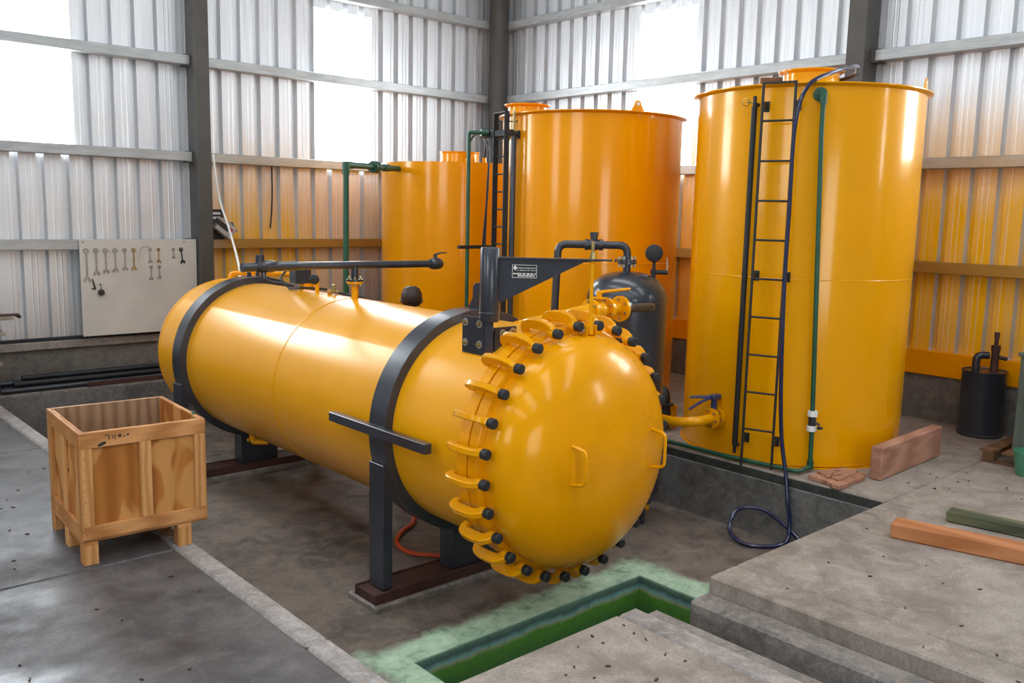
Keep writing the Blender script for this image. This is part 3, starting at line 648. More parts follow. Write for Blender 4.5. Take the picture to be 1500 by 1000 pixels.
# --- middle tank
MT = (-2.31, -4.41); MR = 1.078
mtk = tank('storage_tank', MT, MR, 3.39, 'wide yellow tank behind the black cylinder, with lifting lug on its rim', M['orange'], True, (1.72,))
neck(mtk, (-2.80, -3.78), 3.39, 3.56, 0.235, M['orange'])
lugp(mtk, MT, MR-0.01, -109, 3.39, M['orange'])
ladder(mtk, MT, 1.235, MR, 166.5, 0.135, 0.0, 3.40, [0.30+0.2*k for k in range(15)], M['blackmatte'], (0.065, 0.016), (3.15, 1.6, 0.3))
m = MB()
pa = math.radians(172.5); pd = Vector((math.cos(pa), math.sin(pa), 0)); po = Vector((MT[0], MT[1], 0))
m.cyl(po+pd*1.14+Z*0.2, po+pd*1.14+Z*3.13, 0.032, 14); m.cyl(po+pd*1.03+Z*0.2, po+pd*1.14+Z*0.2, 0.02, 8); m.cyl(po+pd*1.03+Z*3.16, po+pd*1.15+Z*3.16, 0.03, 8)
lt2 = m.build('level_tube', M['black'], mtk)
MB().lathe([(0.03, 0), (0.036, 0.004), (0.03, 0.008)], po+pd*1.14+Vector((-0.03, 0.12, 3.30)), (-0.7, 0.3, 0), 16, True).cyl(po+pd*1.05+Z*3.30, po+pd*1.14+Vector((-0.03, 0.12, 3.30)), 0.009, 6).cyl(po+pd*1.14+Z*3.15, po+pd*1.14+Z*3.42, 0.014, 8).build('valve_wheel', M['brass'], lt2)
MB().box((-3.50, -4.27, 3.13), (-3.43, -3.72, 3.20), 0.004).build('ladder_stay', M['blackmatte'], mtk)
m = MB().tube(fillet([(-3.28, -4.0, 3.18), (-3.62, -3.80, 3.18), (-3.66, -3.72, 3.18), (-3.66, -3.72, 2.6), (-3.66, -3.72, 0.04)], 0.03, 4), 0.023, 12).cyl((-3.50, -3.87, 3.18), (-3.57, -3.83, 3.18), 0.042, 14).cyl((-3.40, -3.93, 3.18), (-3.46, -3.89, 3.18), 0.036, 14)
m.build('fill_pipe', M['greenpipe'], mtk)
MB().box((-3.80, -3.75, 1.83), (-3.25, -3.70, 1.87), 0.004).build('pipe_bracket', M['blackmatte'], mtk)
m = MB().lathe([(0, 0), (0.085, 0), (0.085, 0.02), (0.05, 0.02), (0.05, 0.06), (0.06, 0.07), (0.06, 0.14), (0.05, 0.15), (0.05, 0.20), (0.085, 0.20), (0.085, 0.22), (0, 0.22)], (-2.90, -6.18, 0.07), Z, 20)
m.tube(fillet([(-2.90, -6.18, 0.02), (-2.90, -6.18, 0.42), (-2.60, -5.42, 0.42)], 0.08), 0.045, 14); m.build('bottom_valve', M['blackmatte'], mtk)
for dx in (-0.13, 0.13): MB().box((-2.92+dx, -6.22, 0.0), (-2.88+dx, -6.14, 0.26), 0.004).build('valve_bracket', M['orange'], mtk)
# --- left tank
LT = (-2.30, -1.75); LR = 1.058
ltk = tank('storage_tank', LT, LR, 2.92, 'lower yellow tank in the far corner, fed by a green elbow pipe', M['orange'], False, (1.45,))
neck(ltk, (-2.56, -2.16), 2.92, 3.07, 0.27, M['orange'], 0.012)
m = MB().tube(fillet([(-3.25, -1.80, 2.82), (-4.50, -2.38, 2.80), (-4.51, -2.385, 1.5), (-4.51, -2.385, -0.58)], 0.04, 5), 0.037, 14)
e0 = Vector((-4.50, -2.38, 2.80)); dd = (Vector((-3.25, -1.80, 2.82))-e0).normalized()
m.cyl(e0-dd*0.01, e0+dd*0.13, 0.046, 14).cyl(e0+Z*0.03, e0-Z*0.12, 0.046, 14)
m.cyl(e0+dd*0.60, e0+dd*0.64, 0.075, 18).cyl(e0+dd*0.66, e0+dd*0.70, 0.075, 18).cyl(e0+dd*0.86, e0+dd*0.99, 0.048, 16)
for k in range(6):
    a = k*PI/3; q = e0+dd*0.58+(Z*math.cos(a)+dd.cross(Z)*math.sin(a))*0.06; m.cyl(q, q+dd*0.15, 0.009, 6)
m.build('feed_pipe', M['greenpipe'], ltk)
for pts in ([(-2.66, -2.44, 2.92), (-2.62, -2.44, 3.17), (-2.56, -2.50, 3.30), (-2.68, -2.82, 3.23), (-2.79, -3.05, 3.0), (-2.90, -3.17, 2.5), (-2.99, -3.21, 1.9), (-3.03, -3.24, 1.4), (-3.04, -3.24, 0.02)], [(-2.40, -2.50, 2.92), (-2.40, -2.54, 3.15), (-2.45, -2.65, 3.23), (-2.64, -2.90, 3.05), (-2.78, -3.02, 2.5), (-2.86, -3.08, 1.4), (-2.88, -3.08, 0.02)]):
    MB().tube(spline(pts), 0.014, 8).build('overflow_hose', M['blackmatte'], ltk)
MB().cyl((-2.40, -2.50, 2.92), (-2.40, -2.50, 3.0), 0.03, 10).cyl((-2.66, -2.44, 2.92), (-2.66, -2.44, 2.98), 0.026, 10).build('vent_nipple', M['orange'], ltk)

# --- outlet pipe between the tanks with lever valve
op = thing('outlet_pipe', (-3.42, -7.13, 0.0), 'yellow outlet pipe with a blue lever valve at the foot of the tall tank', 'pipe')
pth = fillet([(-3.27, -7.12, 0.37), (-3.62, -7.13, 0.37), (-3.70, -6.95, 0.34), (-3.72, -5.9, 0.34)], 0.12, 8)
MB().tube(pth, 0.047, 16).build('pipe_run', M['yellow'], op)
fl = MB()
for x in (-3.315, -3.40): fl.lathe([(0.04, 0), (0.10, 0), (0.10, 0.02), (0.04, 0.02)], (x, -7.12, 0.37), -X, 24)
fl.build('flange', M['yellow'], op); bt = MB()
for k in range(6):
    a = k*PI/3+0.2; bt.cyl((-3.445, -7.12+0.075*math.cos(a), 0.37+0.075*math.sin(a)), (-3.30, -7.12+0.075*math.cos(a), 0.37+0.075*math.sin(a)), 0.011, 6)
tag(bt.build('flange_bolts', M['brass'], op), kind='stuff')
vh = MB().cyl((-3.37, -7.12, 0.44), (-3.37, -7.12, 0.56), 0.028, 10).box((-3.42, -7.155, 0.55), (-3.30, -7.085, 0.595), 0.008)
for dz in (0.0, -0.12): vh.tube([(-3.40, -7.11, 0.575), (-3.46, -7.04, 0.572+dz*0.4), (-3.54, -6.96, 0.565+dz)], [0.017, 0.014, 0.012], 8)
vh.build('lever', M['bluepaint'], op)
MB().box((-3.76, -6.65, -0.6), (-3.68, -6.55, 0.30), 0.004).build('pipe_prop', M['yellow'], op)
MB().box((-3.755, -6.1, -0.6), (-3.685, -6.0, 0.30), 0.004).build('pipe_prop', M['yellow'], op)

# ================================================================== RECEIVER TANK
BT = Vector((-4.04, -6.56, 0)); br_ = 0.372
bk = thing('receiver_tank', (BT.x, BT.y, -0.6), 'black upright receiver cylinder with domed top and an arched pipe', 'tank')
pr = [(0, -0.45), (br_*0.8, -0.42), (br_, -0.32), (br_, 1.475)]+[(br_*math.cos(a)**0.8, 1.485+0.262*math.sin(a)**0.95) for a in [PI/2*i/14 for i in range(15)]]
MB().lathe(pr, BT, Z, 64).build('shell', M['black'], bk, 40)
MB().lathe([(br_-0.001, 1.47), (br_+0.004, 1.474), (br_+0.004, 1.48), (br_-0.001, 1.484)], BT, Z, 64).build('weld_seam', M['black'], bk)
for k in range(3):
    a = k*2*PI/3+0.5; MB().cyl(BT+Vector((0.3*math.cos(a), 0.3*math.sin(a), -0.6)), BT+Vector((0.3*math.cos(a), 0.3*math.sin(a), -0.3)), 0.03, 10).build('foot', M['black'], bk)
ap = [(-4.045, -6.55, 1.70), (-4.045, -6.55, 1.985), (-4.50, -6.10, 1.985), (-4.52, -6.08, 1.0), (-4.52, -6.08, -0.58)]
m = MB().tube(fillet(ap, 0.085, 8), 0.036, 16)
m.lathe([(0, 0), (0.09, 0), (0.09, 0.018), (0.036, 0.018)], (-4.045, -6.55, 1.815), Z, 20).lathe([(0.036, 0), (0.09, 0), (0.09, 0.018), (0.036, 0.018)], (-4.045, -6.55, 1.838), Z, 20)
tv = Vector((-4.265, -6.33, 1.985)); td = Vector((0.71, -0.70, 0))
m.lathe([(0.036, -0.085), (0.052, -0.085), (0.052, -0.05), (0.045, -0.04), (0.058, 0), (0.045, 0.04), (0.052, 0.05), (0.052, 0.085), (0.036, 0.085)], tv, td, 18).cyl(tv, tv+Z*0.085, 0.034, 14).cyl(tv+Z*0.075, tv+Z*0.115, 0.040, 6)
arch = m.build('arch_pipe', M['black'], bk)
bt = MB()
for k in range(6):
    a = k*PI/3+0.3; q = Vector((-4.045+0.07*math.cos(a), -6.55+0.07*math.sin(a), 0)); bt.cyl(q+Z*1.785, q+Z*1.885, 0.010, 6)
tag(bt.build('flange_bolts', M['steel'], arch), kind='stuff')
m = MB().cyl((-3.86, -6.72, 1.56), (-3.86, -6.72, 1.86), 0.015, 10).cyl((-3.86, -6.72, 1.70), (-3.86, -6.72, 1.77), 0.022, 8).cyl((-3.88, -6.70, 1.745), (-3.76, -6.80, 1.745), 0.022, 10)
gs = m.build('gauge_stem', M['blackmatte'], bk)
MB().lathe([(0, 0), (0.078, 0), (0.08, 0.006), (0.08, 0.05), (0.07, 0.056), (0, 0.056)], (-3.85, -6.70, 1.92), (-0.66, -0.75, 0), 28).build('gauge_dial', M['blackmatte'], gs)
MB().tube([(-3.77, -6.80, 1.75), (-3.765, -6.80, 1.80), (-3.77, -6.795, 1.88)], 0.007, 6).build('cock_lever', M['steel'], gs)
m = MB().cyl((-4.752, -7.12, 1.49), (-4.55, -7.05, 1.48), 0.040, 16).lathe([(0, 0), (0.108, 0), (0.108, 0.022), (0.04, 0.022)], (-4.754, -7.12, 1.49), X, 24)
m.tube(fillet([(-4.56, -7.052, 1.48), (-4.20, -7.0, 1.465), (-4.13, -6.82, 1.455)], 0.06), 0.040, 14)
m.build('inlet_nozzle', M['black'], bk)

# ================================================================== CRATE
CR = Vector((-8.77, -6.27, 0)); ca = math.radians(-3.0)
cx, cy = Vector((math.cos(ca), math.sin(ca), 0)), Vector((-math.sin(ca), math.cos(ca), 0))
cr = thing('packing_crate', CR, 'open-topped pine and plywood crate on low feet at the pit edge', 'crate')
CW, CD, C0, C1 = 0.785, 0.88, 0.15, 0.852
def cp(a, b, c): return CR+cx*a+cy*b+Z*c
def cbox(name, lo, hi, mat, bev=0.003):
    c = [(l+h)/2 for l, h in zip(lo, hi)]; return MB().obox(cp(*c), cx, cy, Z, [h-l for l, h in zip(lo, hi)], bev).build(name, mat, cr)
T = 0.024; pt = 0.012
cbox('base_board', (0.0, 0, C0), (CW, CD, C0+0.022), M['pineh'])
for nm, lo, hi in (('panel', (0, T, C0+0.02), (CW, T+pt, C1)), ('panel', (0, CD-T-pt, C0+0.02), (CW, CD-T, C1)), ('panel', (T, T, C0+0.02), (T+pt, CD-T, C1)), ('panel', (CW-T-pt, T, C0+0.02), (CW-T, CD-T, C1))):
    m = MB(); c = [(l+h)/2 for l, h in zip(lo, hi)]; m.obox(cp(*c), cx, cy, Z, [h-l for l, h in zip(lo, hi)]); m.build('panel', M['plyin'] if lo[1] > 0.5 else M['ply'], cr)
bh = 0.10; bw = 0.075
for y0, y1 in ((0, T), (CD-T, CD)):
    cbox('rail_batten', (0, y0, C1-bh), (CW, y1, C1), M['pineh']); cbox('rail_batten', (0, y0, C0), (CW, y1, C0+bh), M['pineh'])
    for x in (0, CW/2-0.035, CW-bw): cbox('post_batten', (x, y0, C0+bh), (x+bw, y1, C1-bh), M['pine'])
for x0, x1 in ((0, T), (CW-T, CW)):
    cbox('rail_batten', (x0, T, C1-bh), (x1, CD-T, C1), M['pineh']); cbox('rail_batten', (x0, T, C0), (x1, CD-T, C0+bh), M['pineh'])
    for y in (T, CD/2-0.03, CD-T-bw): cbox('post_batten', (x0, y, C0+bh), (x1, y+bw, C1-bh), M['pine'])
for x in (0.0, 0.585):
    for y in (0.0, 0.40, 0.79): cbox('foot', (x, y, 0.0), (x+0.09, y+0.09, C0-0.022), M['pine'])
    cbox('skid', (x, 0.0, C0-0.022), (x+0.09, 0.88, C0), M['pineh'])
nl = MB()
for k in range(8): nl.cyl(cp(0.025, -0.0015, 0.2+k*0.07), cp(0.025, 0.004, 0.2+k*0.07), 0.0035, 6)
for x in (0.02, 0.045, CW/2-0.01, CW/2+0.02, CW-0.05, CW-0.02):
    for z in (C0+0.085, C1-0.088): nl.cyl(cp(x, -0.0015, z), cp(x, 0.004, z), 0.003, 6)
tag(nl.build('nail_heads', M['blackmatte'], cr), kind='stuff')
sm = MB()
for x, z, w, h in ((0.165, 0.825, 0.022, 0.006), (0.178, 0.808, 0.006, 0.03), (0.20, 0.81, 0.004, 0.026), (0.215, 0.815, 0.014, 0.005), (0.213, 0.80, 0.004, 0.022), (0.243, 0.812, 0.018, 0.02), (0.272, 0.806, 0.012, 0.006), (0.292, 0.813, 0.014, 0.012)):
    sm.obox(cp(x, -0.0004, z), cx, cy, Z, (w, 0.001, h))
sm.build('ink_stamp', M['rust'], cr, smooth=False)
kn = MB().lathe([(0, 0), (1, 0), (1, 0.001)], (0, 0, 0), Y, 14)
kn.v = [cp(0.135+v.x*0.026+v.z*0.006, -0.0008+v.y*0.5, 0.772+v.z*0.013+v.x*0.006) for v in kn.v]; kn.build('knot_hole', M['blackmatte'], cr, smooth=False)
tag(MB().tube([cp(CW-0.05, 0.07, C1-0.05), cp(CW-0.015, 0.19, C1+0.015)], 0.008, 8).build('steel_rod', M['greenpipe'], None, at=tuple(cp(CW-0.05, 0.07, C1-0.05))), 'short dark rod leaning in the near right corner of the crate', 'rod')

# ================================================================== TIMBERS AND SCRAP
def beam(name, p, d, ln, w, h, mat, label, cat='beam', roll=None):
    d = Vector(d).normalized(); n = Vector((-d.y, d.x, 0)); c = Vector(p)+d*ln/2
    o = MB().obox(c+Z*h/2, d, n, Z, (ln, w, h), 0.012).build(name, mat, None, at=tuple(p)); return tag(o, label, cat)
beam('timber_beam', (-4.11, -9.24, 0), (0.235, -0.972, 0), 2.6, 0.17, 0.115, M['timber'], 'orange-brown squared timber lying nearest on the concrete slab')
beam('timber_beam', (-3.44, -9.36, 0), (0.16, -0.987, 0), 2.4, 0.14, 0.09, M['timbergreen'], 'dark mossy timber lying behind the orange-brown one')
beam('timber_plank', (-2.88, -8.50, 0), (0.9995, 0.03, 0), 1.32, 0.105, 0.30, M['timbergrey'], 'pinkish plank standing on edge against the tall tank', 'plank')
random.seed(5)
crn = [(-3.33, -8.12), (-3.43, -8.46), (-2.97, -8.445), (-2.86, -8.40), (-2.87, -8.24), (-2.98, -8.17)]
poly = []
for (ax, ay), (bx_, by) in zip(crn, crn[1:]+crn[:1]):
    for k in range(5):
        t = k/5; jx = random.uniform(-0.012, 0.012) if k else 0
        poly.append((ax+(bx_-ax)*t+jx+3.12, ay+(by-ay)*t+random.uniform(-0.014, 0.014)+8.30))
sc_ = MB().prism(poly, (-3.12, -8.30, 0.022), X, Y, Z, 0.034).build('board_offcut', M['bark'], None, at=(-3.12, -8.30, 0.004), smooth=False)
tag(sc_, 'splintered reddish board offcut sticking out over the pit edge', 'board')
MB().prism([(p*0.72+0.05, q*0.7+0.03) for p, q in poly], (-3.12, -8.30, 0.045), X, Y, Z, 0.014).build('splinter_layer', M['bark'], sc_, smooth=False)
for k in range(7):
    a = random.uniform(-0.5, 0.5); d = Vector((math.cos(a), math.sin(a), 0.08))
    MB().obox((random.uniform(-3.3, -2.95), random.uniform(-8.42, -8.2), 0.058), d.normalized(), Vector((-d.y, d.x, 0)).normalized(), Z, (random.uniform(0.05, 0.14), random.uniform(0.01, 0.03), 0.010), 0.002).build('splinter', M['bark'], sc_, smooth=False)
# ================================================================== DRUM, CABINET, PALLET, BUCKET
DM = Vector((-0.285, -8.39, 0)); dr = thing('drum', DM, 'small black drum with two pipe stubs on top, against the yellow-stained wall', 'drum')
MB().lathe([(0, 0), (0.22, 0), (0.225, 0.01), (0.225, 0.025), (0.22, 0.03), (0.22, 0.68), (0.226, 0.69), (0.226, 0.705), (0.215, 0.705), (0.212, 0.695), (0, 0.695)], DM, Z, 48).build('body', M['black'], dr)
MB().tube(fillet([DM+Vector((-0.10, 0.06, 0.69)), DM+Vector((-0.10, 0.06, 0.87)), DM+Vector((-0.02, -0.03, 0.87))], 0.06), 0.04, 14).build('elbow_stub', M['black'], dr)
m = MB().cyl(DM+Vector((0.02, -0.08, 0.69)), DM+Vector((0.02, -0.08, 0.95)), 0.040, 14).cyl(DM+Vector((0.02, -0.08, 0.92)), DM+Vector((0.02, -0.08, 0.98)), 0.046, 14).cyl(DM+Vector((0.02, -0.08, 0.98)), DM+Vector((0.02, -0.08, 1.10)), 0.022, 10).cyl(DM+Vector((0.02, -0.08, 1.06)), DM+Vector((0.02, -0.08, 1.12)), 0.028, 8).cyl(DM+Vector((0.02, -0.08, 0.86)), DM+Vector((0.08, -0.18, 0.84)), 0.022, 10)
m.build('relief_valve', M['rust'], dr)
CB = Vector((-1.255, -9.04, 0)); cab = thing('cabinet', (-0.85, -9.5, 0.125), 'grey-green metal cabinet on a pallet at the right edge', 'cabinet')
MB().box((-1.25, -9.95, 0.125), (-0.45, -9.04, 1.03), 0.008).build('body', M['greycab'], cab)
MB().box((-1.27, -9.97, 1.03), (-0.43, -9.02, 1.065), 0.006).build('lid', M['greycab'], cab)
MB().box((-1.256, -9.90, 0.18), (-1.248, -9.10, 0.98), 0.003).build('door', M['greycab'], cab)
pal = thing('pallet', (-0.9, -9.4, 0), 'brown wooden pallet under the grey-green cabinet', 'pallet')
for k in range(6): MB().box((-1.42, -8.82-0.19*k-0.13, 0.098), (-0.40, -8.82-0.19*k, 0.120), 0.003).build('deck_board', M['darkwood'], pal)
for x in (-1.42, -0.95, -0.50):
    for y in (-8.95, -9.42, -9.88): MB().box((x, y, 0.02), (x+0.10, y+0.10, 0.098), 0.003).build('block', M['darkwood'], pal)
    MB().box((x, -9.90, 0.0), (x+0.10, -8.84, 0.02), 0.002).build('bottom_board', M['darkwood'], pal)
bk2 = MB().lathe([(0, 0.0), (0.10, 0.0), (0.13, 0.21), (0.138, 0.212), (0.138, 0.225), (0.124, 0.225), (0.095, 0.015), (0, 0.015)], (-1.60, -9.31, 0), Z, 32).build('bucket', M['greenpale'], None, at=(-1.6, -9.31, 0))
tag(bk2, 'green plastic bucket in front of the pallet, cut by the frame', 'bucket')
MB().tube([Vector((-1.60+0.136*math.cos(a), -9.31, 0.21-0.10*math.sin(a))) for a in [PI*i/12 for i in range(13)]], 0.004, 6).build('bail', M['steel'], bk2)

# ================================================================== HOSES AND CABLES
bh_ = [(-1.62, -6.80, 3.60), (-1.70, -7.36, 3.685), (-2.05, -7.62, 3.70), (-2.50, -7.82, 3.64), (-2.95, -7.86, 3.53), (-3.28, -7.83, 3.38), (-3.39, -7.80, 3.05), (-3.385, -7.795, 2.3), (-3.395, -7.80, 1.75), (-3.42, -7.83, 1.2), (-3.43, -7.86, 0.7), (-3.42, -7.89, 0.32), (-3.435, -7.96, 0.03), (-3.475, -8.02, -0.2), (-3.50, -8.07, -0.42), (-3.58, -8.06, -0.555), (-3.78, -7.84, -0.58), (-3.74, -7.62, -0.52), (-3.60, -7.60, -0.36), (-3.50, -7.78, -0.33), (-3.475, -8.02, -0.43), (-3.52, -8.28, -0.55), (-3.58, -8.55, -0.58)]
tag(MB().tube(spline(bh_, 10), 0.0185, 10).build('blue_hose', M['blue'], None, at=(-3.5, -7.8, -0.58)), 'dark blue hose hanging from the tall tank, coiled in the pit', 'hose')
oh = [(-5.55, -5.30, -0.575), (-5.76, -5.58, -0.575), (-5.97, -5.70, -0.575), (-6.15, -5.89, -0.575), (-6.20, -6.12, -0.575), (-6.12, -6.28, -0.575), (-5.95, -6.42, -0.575), (-5.6, -6.42, -0.575), (-5.3, -6.2, -0.575)]
tag(MB().tube(spline(oh, 10), 0.0175, 10).build('orange_hose', M['orangehose'], None, at=(-5.9, -6.0, -0.58)), 'orange hose curled on the pit floor below the vessel', 'hose')
wc = [(-5.27, -0.285, 2.95), (-5.24, -0.30, 2.6), (-5.20, -0.33, 2.3), (-5.25, -0.7, 1.95), (-5.6, -1.7, 1.58), (-5.98, -2.55, 1.46), (-6.06, -2.72, 1.50)]
tag(MB().tube(spline(wc, 10), 0.014, 8).build('white_cable', M['white'], None, at=(-5.27, -0.28, 2.9)), 'white cable hanging from the steel column to the vessel', 'cable')
dc = [(-4.29, -0.02, 2.86), (-4.295, -0.03, 2.5), (-4.31, -0.03, 2.2), (-4.335, -0.03, 1.97)]
tag(MB().tube(spline(dc, 6), 0.012, 8).build('black_cable', M['blackmatte'], None, at=(-4.3, -0.02, 2.85)), 'short black cable hanging on the yellow-stained wall', 'cable')
# small box and cardboard on the girt beside the column
bx = thing('control_box', (-5.12, -0.08, 1.82), 'small dark box with pale print standing on the girt beside the column', 'box')
MB().box((-5.28, -0.125, 1.82), (-5.06, -0.03, 2.225), 0.006).build('case', M['black'], bx)
for z in (2.17, 2.11): MB().box((-5.26, -0.128, z-0.015), (-5.12, -0.1245, z+0.015)).build('print', M['white'], bx)
fb_ = thing('cardboard_box', (-5.10, -0.17, 1.82), 'opened cardboard box with red print tilted on the girt', 'box')
rx, rz_ = Vector((0.80, 0, -0.60)), Vector((0.60, 0, 0.80))
m = MB().obox((-5.10, -0.20, 1.97), rx, Y, rz_, (0.26, 0.13, 0.18), 0.003); m.build('carton', M['paper'], fb_)
MB().obox((-5.16, -0.268, 2.02), rx, Y, rz_, (0.24, 0.006, 0.07)).build('dark_side', M['black'], fb_); MB().obox((-5.045, -0.268, 1.95), rx, Y, rz_, (0.07, 0.006, 0.05)).build('red_print', M['red'], fb_)
MB().obox((-4.97, -0.20, 1.99), Vector((0.45, 0, -0.89)), Y, Vector((0.89, 0, 0.45)), (0.14, 0.13, 0.004)).build('flap', M['paper'], fb_)

# ================================================================== TOOL BOARD
tb = thing('tool_board', (-6.26, -0.15, 0.61), 'pale hardboard tool panel with rows of hanging spanners', 'board')
MB().box((-6.965, -0.165, 0.605), (-5.485, -0.150, 1.82), 0.003).build('panel', M['board'], tb)
sc2 = MB()
for x in (-6.92, -5.65):
    sc2.cyl((x, -0.170, 1.785), (x, -0.15, 1.785), 0.008, 8)
sc2.build('screws', M['blackmatte'], tb)
def spanner_mesh(L_, w):
    m = MB(); t = 0.008
    m.obox((0, 0, -L_/2), X, Y, Z, (w*0.62, t*0.7, L_*0.86), 0.002)
    R0 = w*1.05
    m.lathe([(R0, -t*0.6), (R0, t*0.6), (R0*0.55, t*0.6), (R0*0.55, -t*0.6)], (0, 0, -R0*0.6), Y, 14, True)
    c = -L_+R0*0.4; q = []
    for i in range(13):
        a = math.radians(-125+i*250/12)+PI/2; q.append((R0*1.2*math.cos(a), c+R0*1.2*math.sin(a)))
    q += [(-R0*0.5, c-R0*0.45), (-R0*0.42, c+R0*0.25), (R0*0.42, c+R0*0.25), (R0*0.5, c-R0*0.45)]
    m.prism(q, (0, 0, 0), X, Z, Y, t)
    return m.mesh('spanner', M['wrench'])
# x, top z, length, width, material override
SP = [(-6.890, 1.70, 0.40, 0.030, None, 'longest spanner, at the left end of the tool board top row'),
      (-6.775, 1.70, 0.325, 0.028, None, 'second spanner from the left on the tool board top row'),
      (-6.660, 1.70, 0.305, 0.027, None, 'third spanner from the left on the tool board top row'),
      (-6.545, 1.70, 0.290, 0.026, None, 'fourth spanner from the left on the tool board top row'),
      (-6.425, 1.70, 0.270, 0.022, None, 'fifth spanner from the left on the tool board top row'),
      (-6.315, 1.70, 0.270, 0.022, 'brass', 'yellowish spanner, sixth from the left on the board top row'),
      (-6.105, 1.70, 0.180, 0.019, None, 'short spanner beside the bent wire on the tool board top row'),
      (-5.995, 1.70, 0.180, 0.019, 'brass', 'short yellowish spanner, second of the small pair in top row'),
      (-6.100, 1.475, 0.180, 0.018, None, 'left spanner of the lower pair on the tool board'),
      (-5.995, 1.475, 0.165, 0.018, None, 'right spanner of the lower pair on the tool board'),
      (-5.800, 1.70, 0.130, 0.016, None, 'smallest faint spanner near the right end of the tool board'),
      (-5.700, 1.70, 0.200, 0.022, 'blackmatte', 'black tilted spanner at the right end of the tool board')]
for x, z, ln, w, mm, lab in SP:
    me = spanner_mesh(ln, w*1.18)
    if mm: me.materials[0] = M[mm]
    tl = 0.12 if mm == 'blackmatte' else 0.0
    o = place('spanner', me, None, Matrix.Translation((x, -0.172, z)) @ Matrix.Rotation(-tl, 4, 'Y')); tag(o, lab, 'spanner', 'spanners on the tool board')
tag(MB().tube(spline([(-6.25, -0.17, 1.55), (-6.235, -0.172, 1.66), (-6.20, -0.174, 1.72), (-6.14, -0.173, 1.73), (-6.105, -0.172, 1.71)]), 0.003, 6).build('bent_wire', M['wrench'], None, at=(-6.2, -0.17, 1.6)), 'thin bent wire hooked on the tool board', 'wire')
o = MB().tube([(-6.83, -0.172, 1.33), (-6.815, -0.174, 1.26), (-6.80, -0.172, 1.20)], [0.006, 0.010, 0.012], 8).cyl((-6.84, -0.172, 1.205), (-6.80, -0.172, 1.20), 0.008, 6).build('hook_tool', M['rust'], None, at=(-6.8, -0.17, 1.25)); tag(o, 'small rusty hook tool under the longest spanner', 'tool')
o = MB().lathe([(0.012, 0), (0.038, 0), (0.042, 0.01), (0.038, 0.035), (0.012, 0.035)], (-6.735, -0.168, 1.155), -Y, 18, True).tube(spline([(-6.76, -0.175, 1.25), (-6.735, -0.18, 1.26), (-6.735, -0.185, 1.19)]), 0.004, 6).build('wire_reel', M['black'], None, at=(-6.735, -0.168, 1.155)); tag(o, 'small dark reel hanging on the tool board below the spanners', 'reel')

# ================================================================== BACK LEFT: pipes, plank, shelf
random.seed(11)
for i, (y, z, r, x0, x1) in enumerate(((-0.32, 0.037, 0.035, -7.95, -5.2), (-0.243, 0.042, 0.038, -7.9, -4.9), (-0.165, 0.042, 0.038, -8.0, -5.0), (-0.283, 0.104, 0.035, -7.8, -4.7), (-0.204, 0.110, 0.035, -7.95, -5.3), (-0.243, 0.166, 0.032, -7.7, -4.6))):
    lab = ['thin dark pipe at the front of the floor stack below the tool board', 'dark pipe second from the front in the floor stack', 'dark pipe at the wall side of the floor stack', 'dark pipe resting in the upper front of the floor stack', 'dark pipe resting in the upper back of the floor stack', 'topmost dark pipe of the floor stack below the tool board'][i]
    tag(MB().tube([(x0, y, z), (x1, y, z)], r, 12).lathe([(r*0.7, -0.002), (r*0.98, -0.003), (r*0.98, 0.002), (r*0.7, 0.002)], (x0, y, z), X, 12).build('steel_pipe', M['blackmatte'] if i % 2 else M['black'], None, at=(x0, y, z)), lab, 'pipe', 'dark pipes stacked below the tool board')
beam('plank', (-7.0, -0.372, 0.002), (1, 0.0, 0), 1.6, 0.012, 0.06, M['rust'], 'reddish plank on edge in front of the dark pipe stack', 'plank')
sr = thing('shelf_rack', (-8.6, -0.75, 0), 'rack of dusty shelf boards cut off by the left edge', 'shelf')
for x1, z in ((-7.93, 1.005), (-8.02, 0.835), (-8.06, 0.50)): MB().box((-9.6, -1.05, z-0.035), (x1, -0.55, z), 0.004).build('shelf_board', M['shelfwood'], sr)
for x in (-9.58, -8.28):
    for y in (-1.04, -0.59): MB().box((x, y, 0), (x+0.04, y+0.04, 1.4), 0.003).build('upright', M['column'], sr)
o = MB().box((-8.20, -1.00, 1.006), (-7.86, -0.90, 1.03), 0.004).cyl((-7.90, -0.95, 1.018), (-7.84, -0.95, 0.985), 0.018, 8).build('clamp_bar', M['rust'], None, at=(-8.0, -0.95, 0.95)); tag(o, 'dark clamp bar lying on the end of the top shelf board', 'clamp')

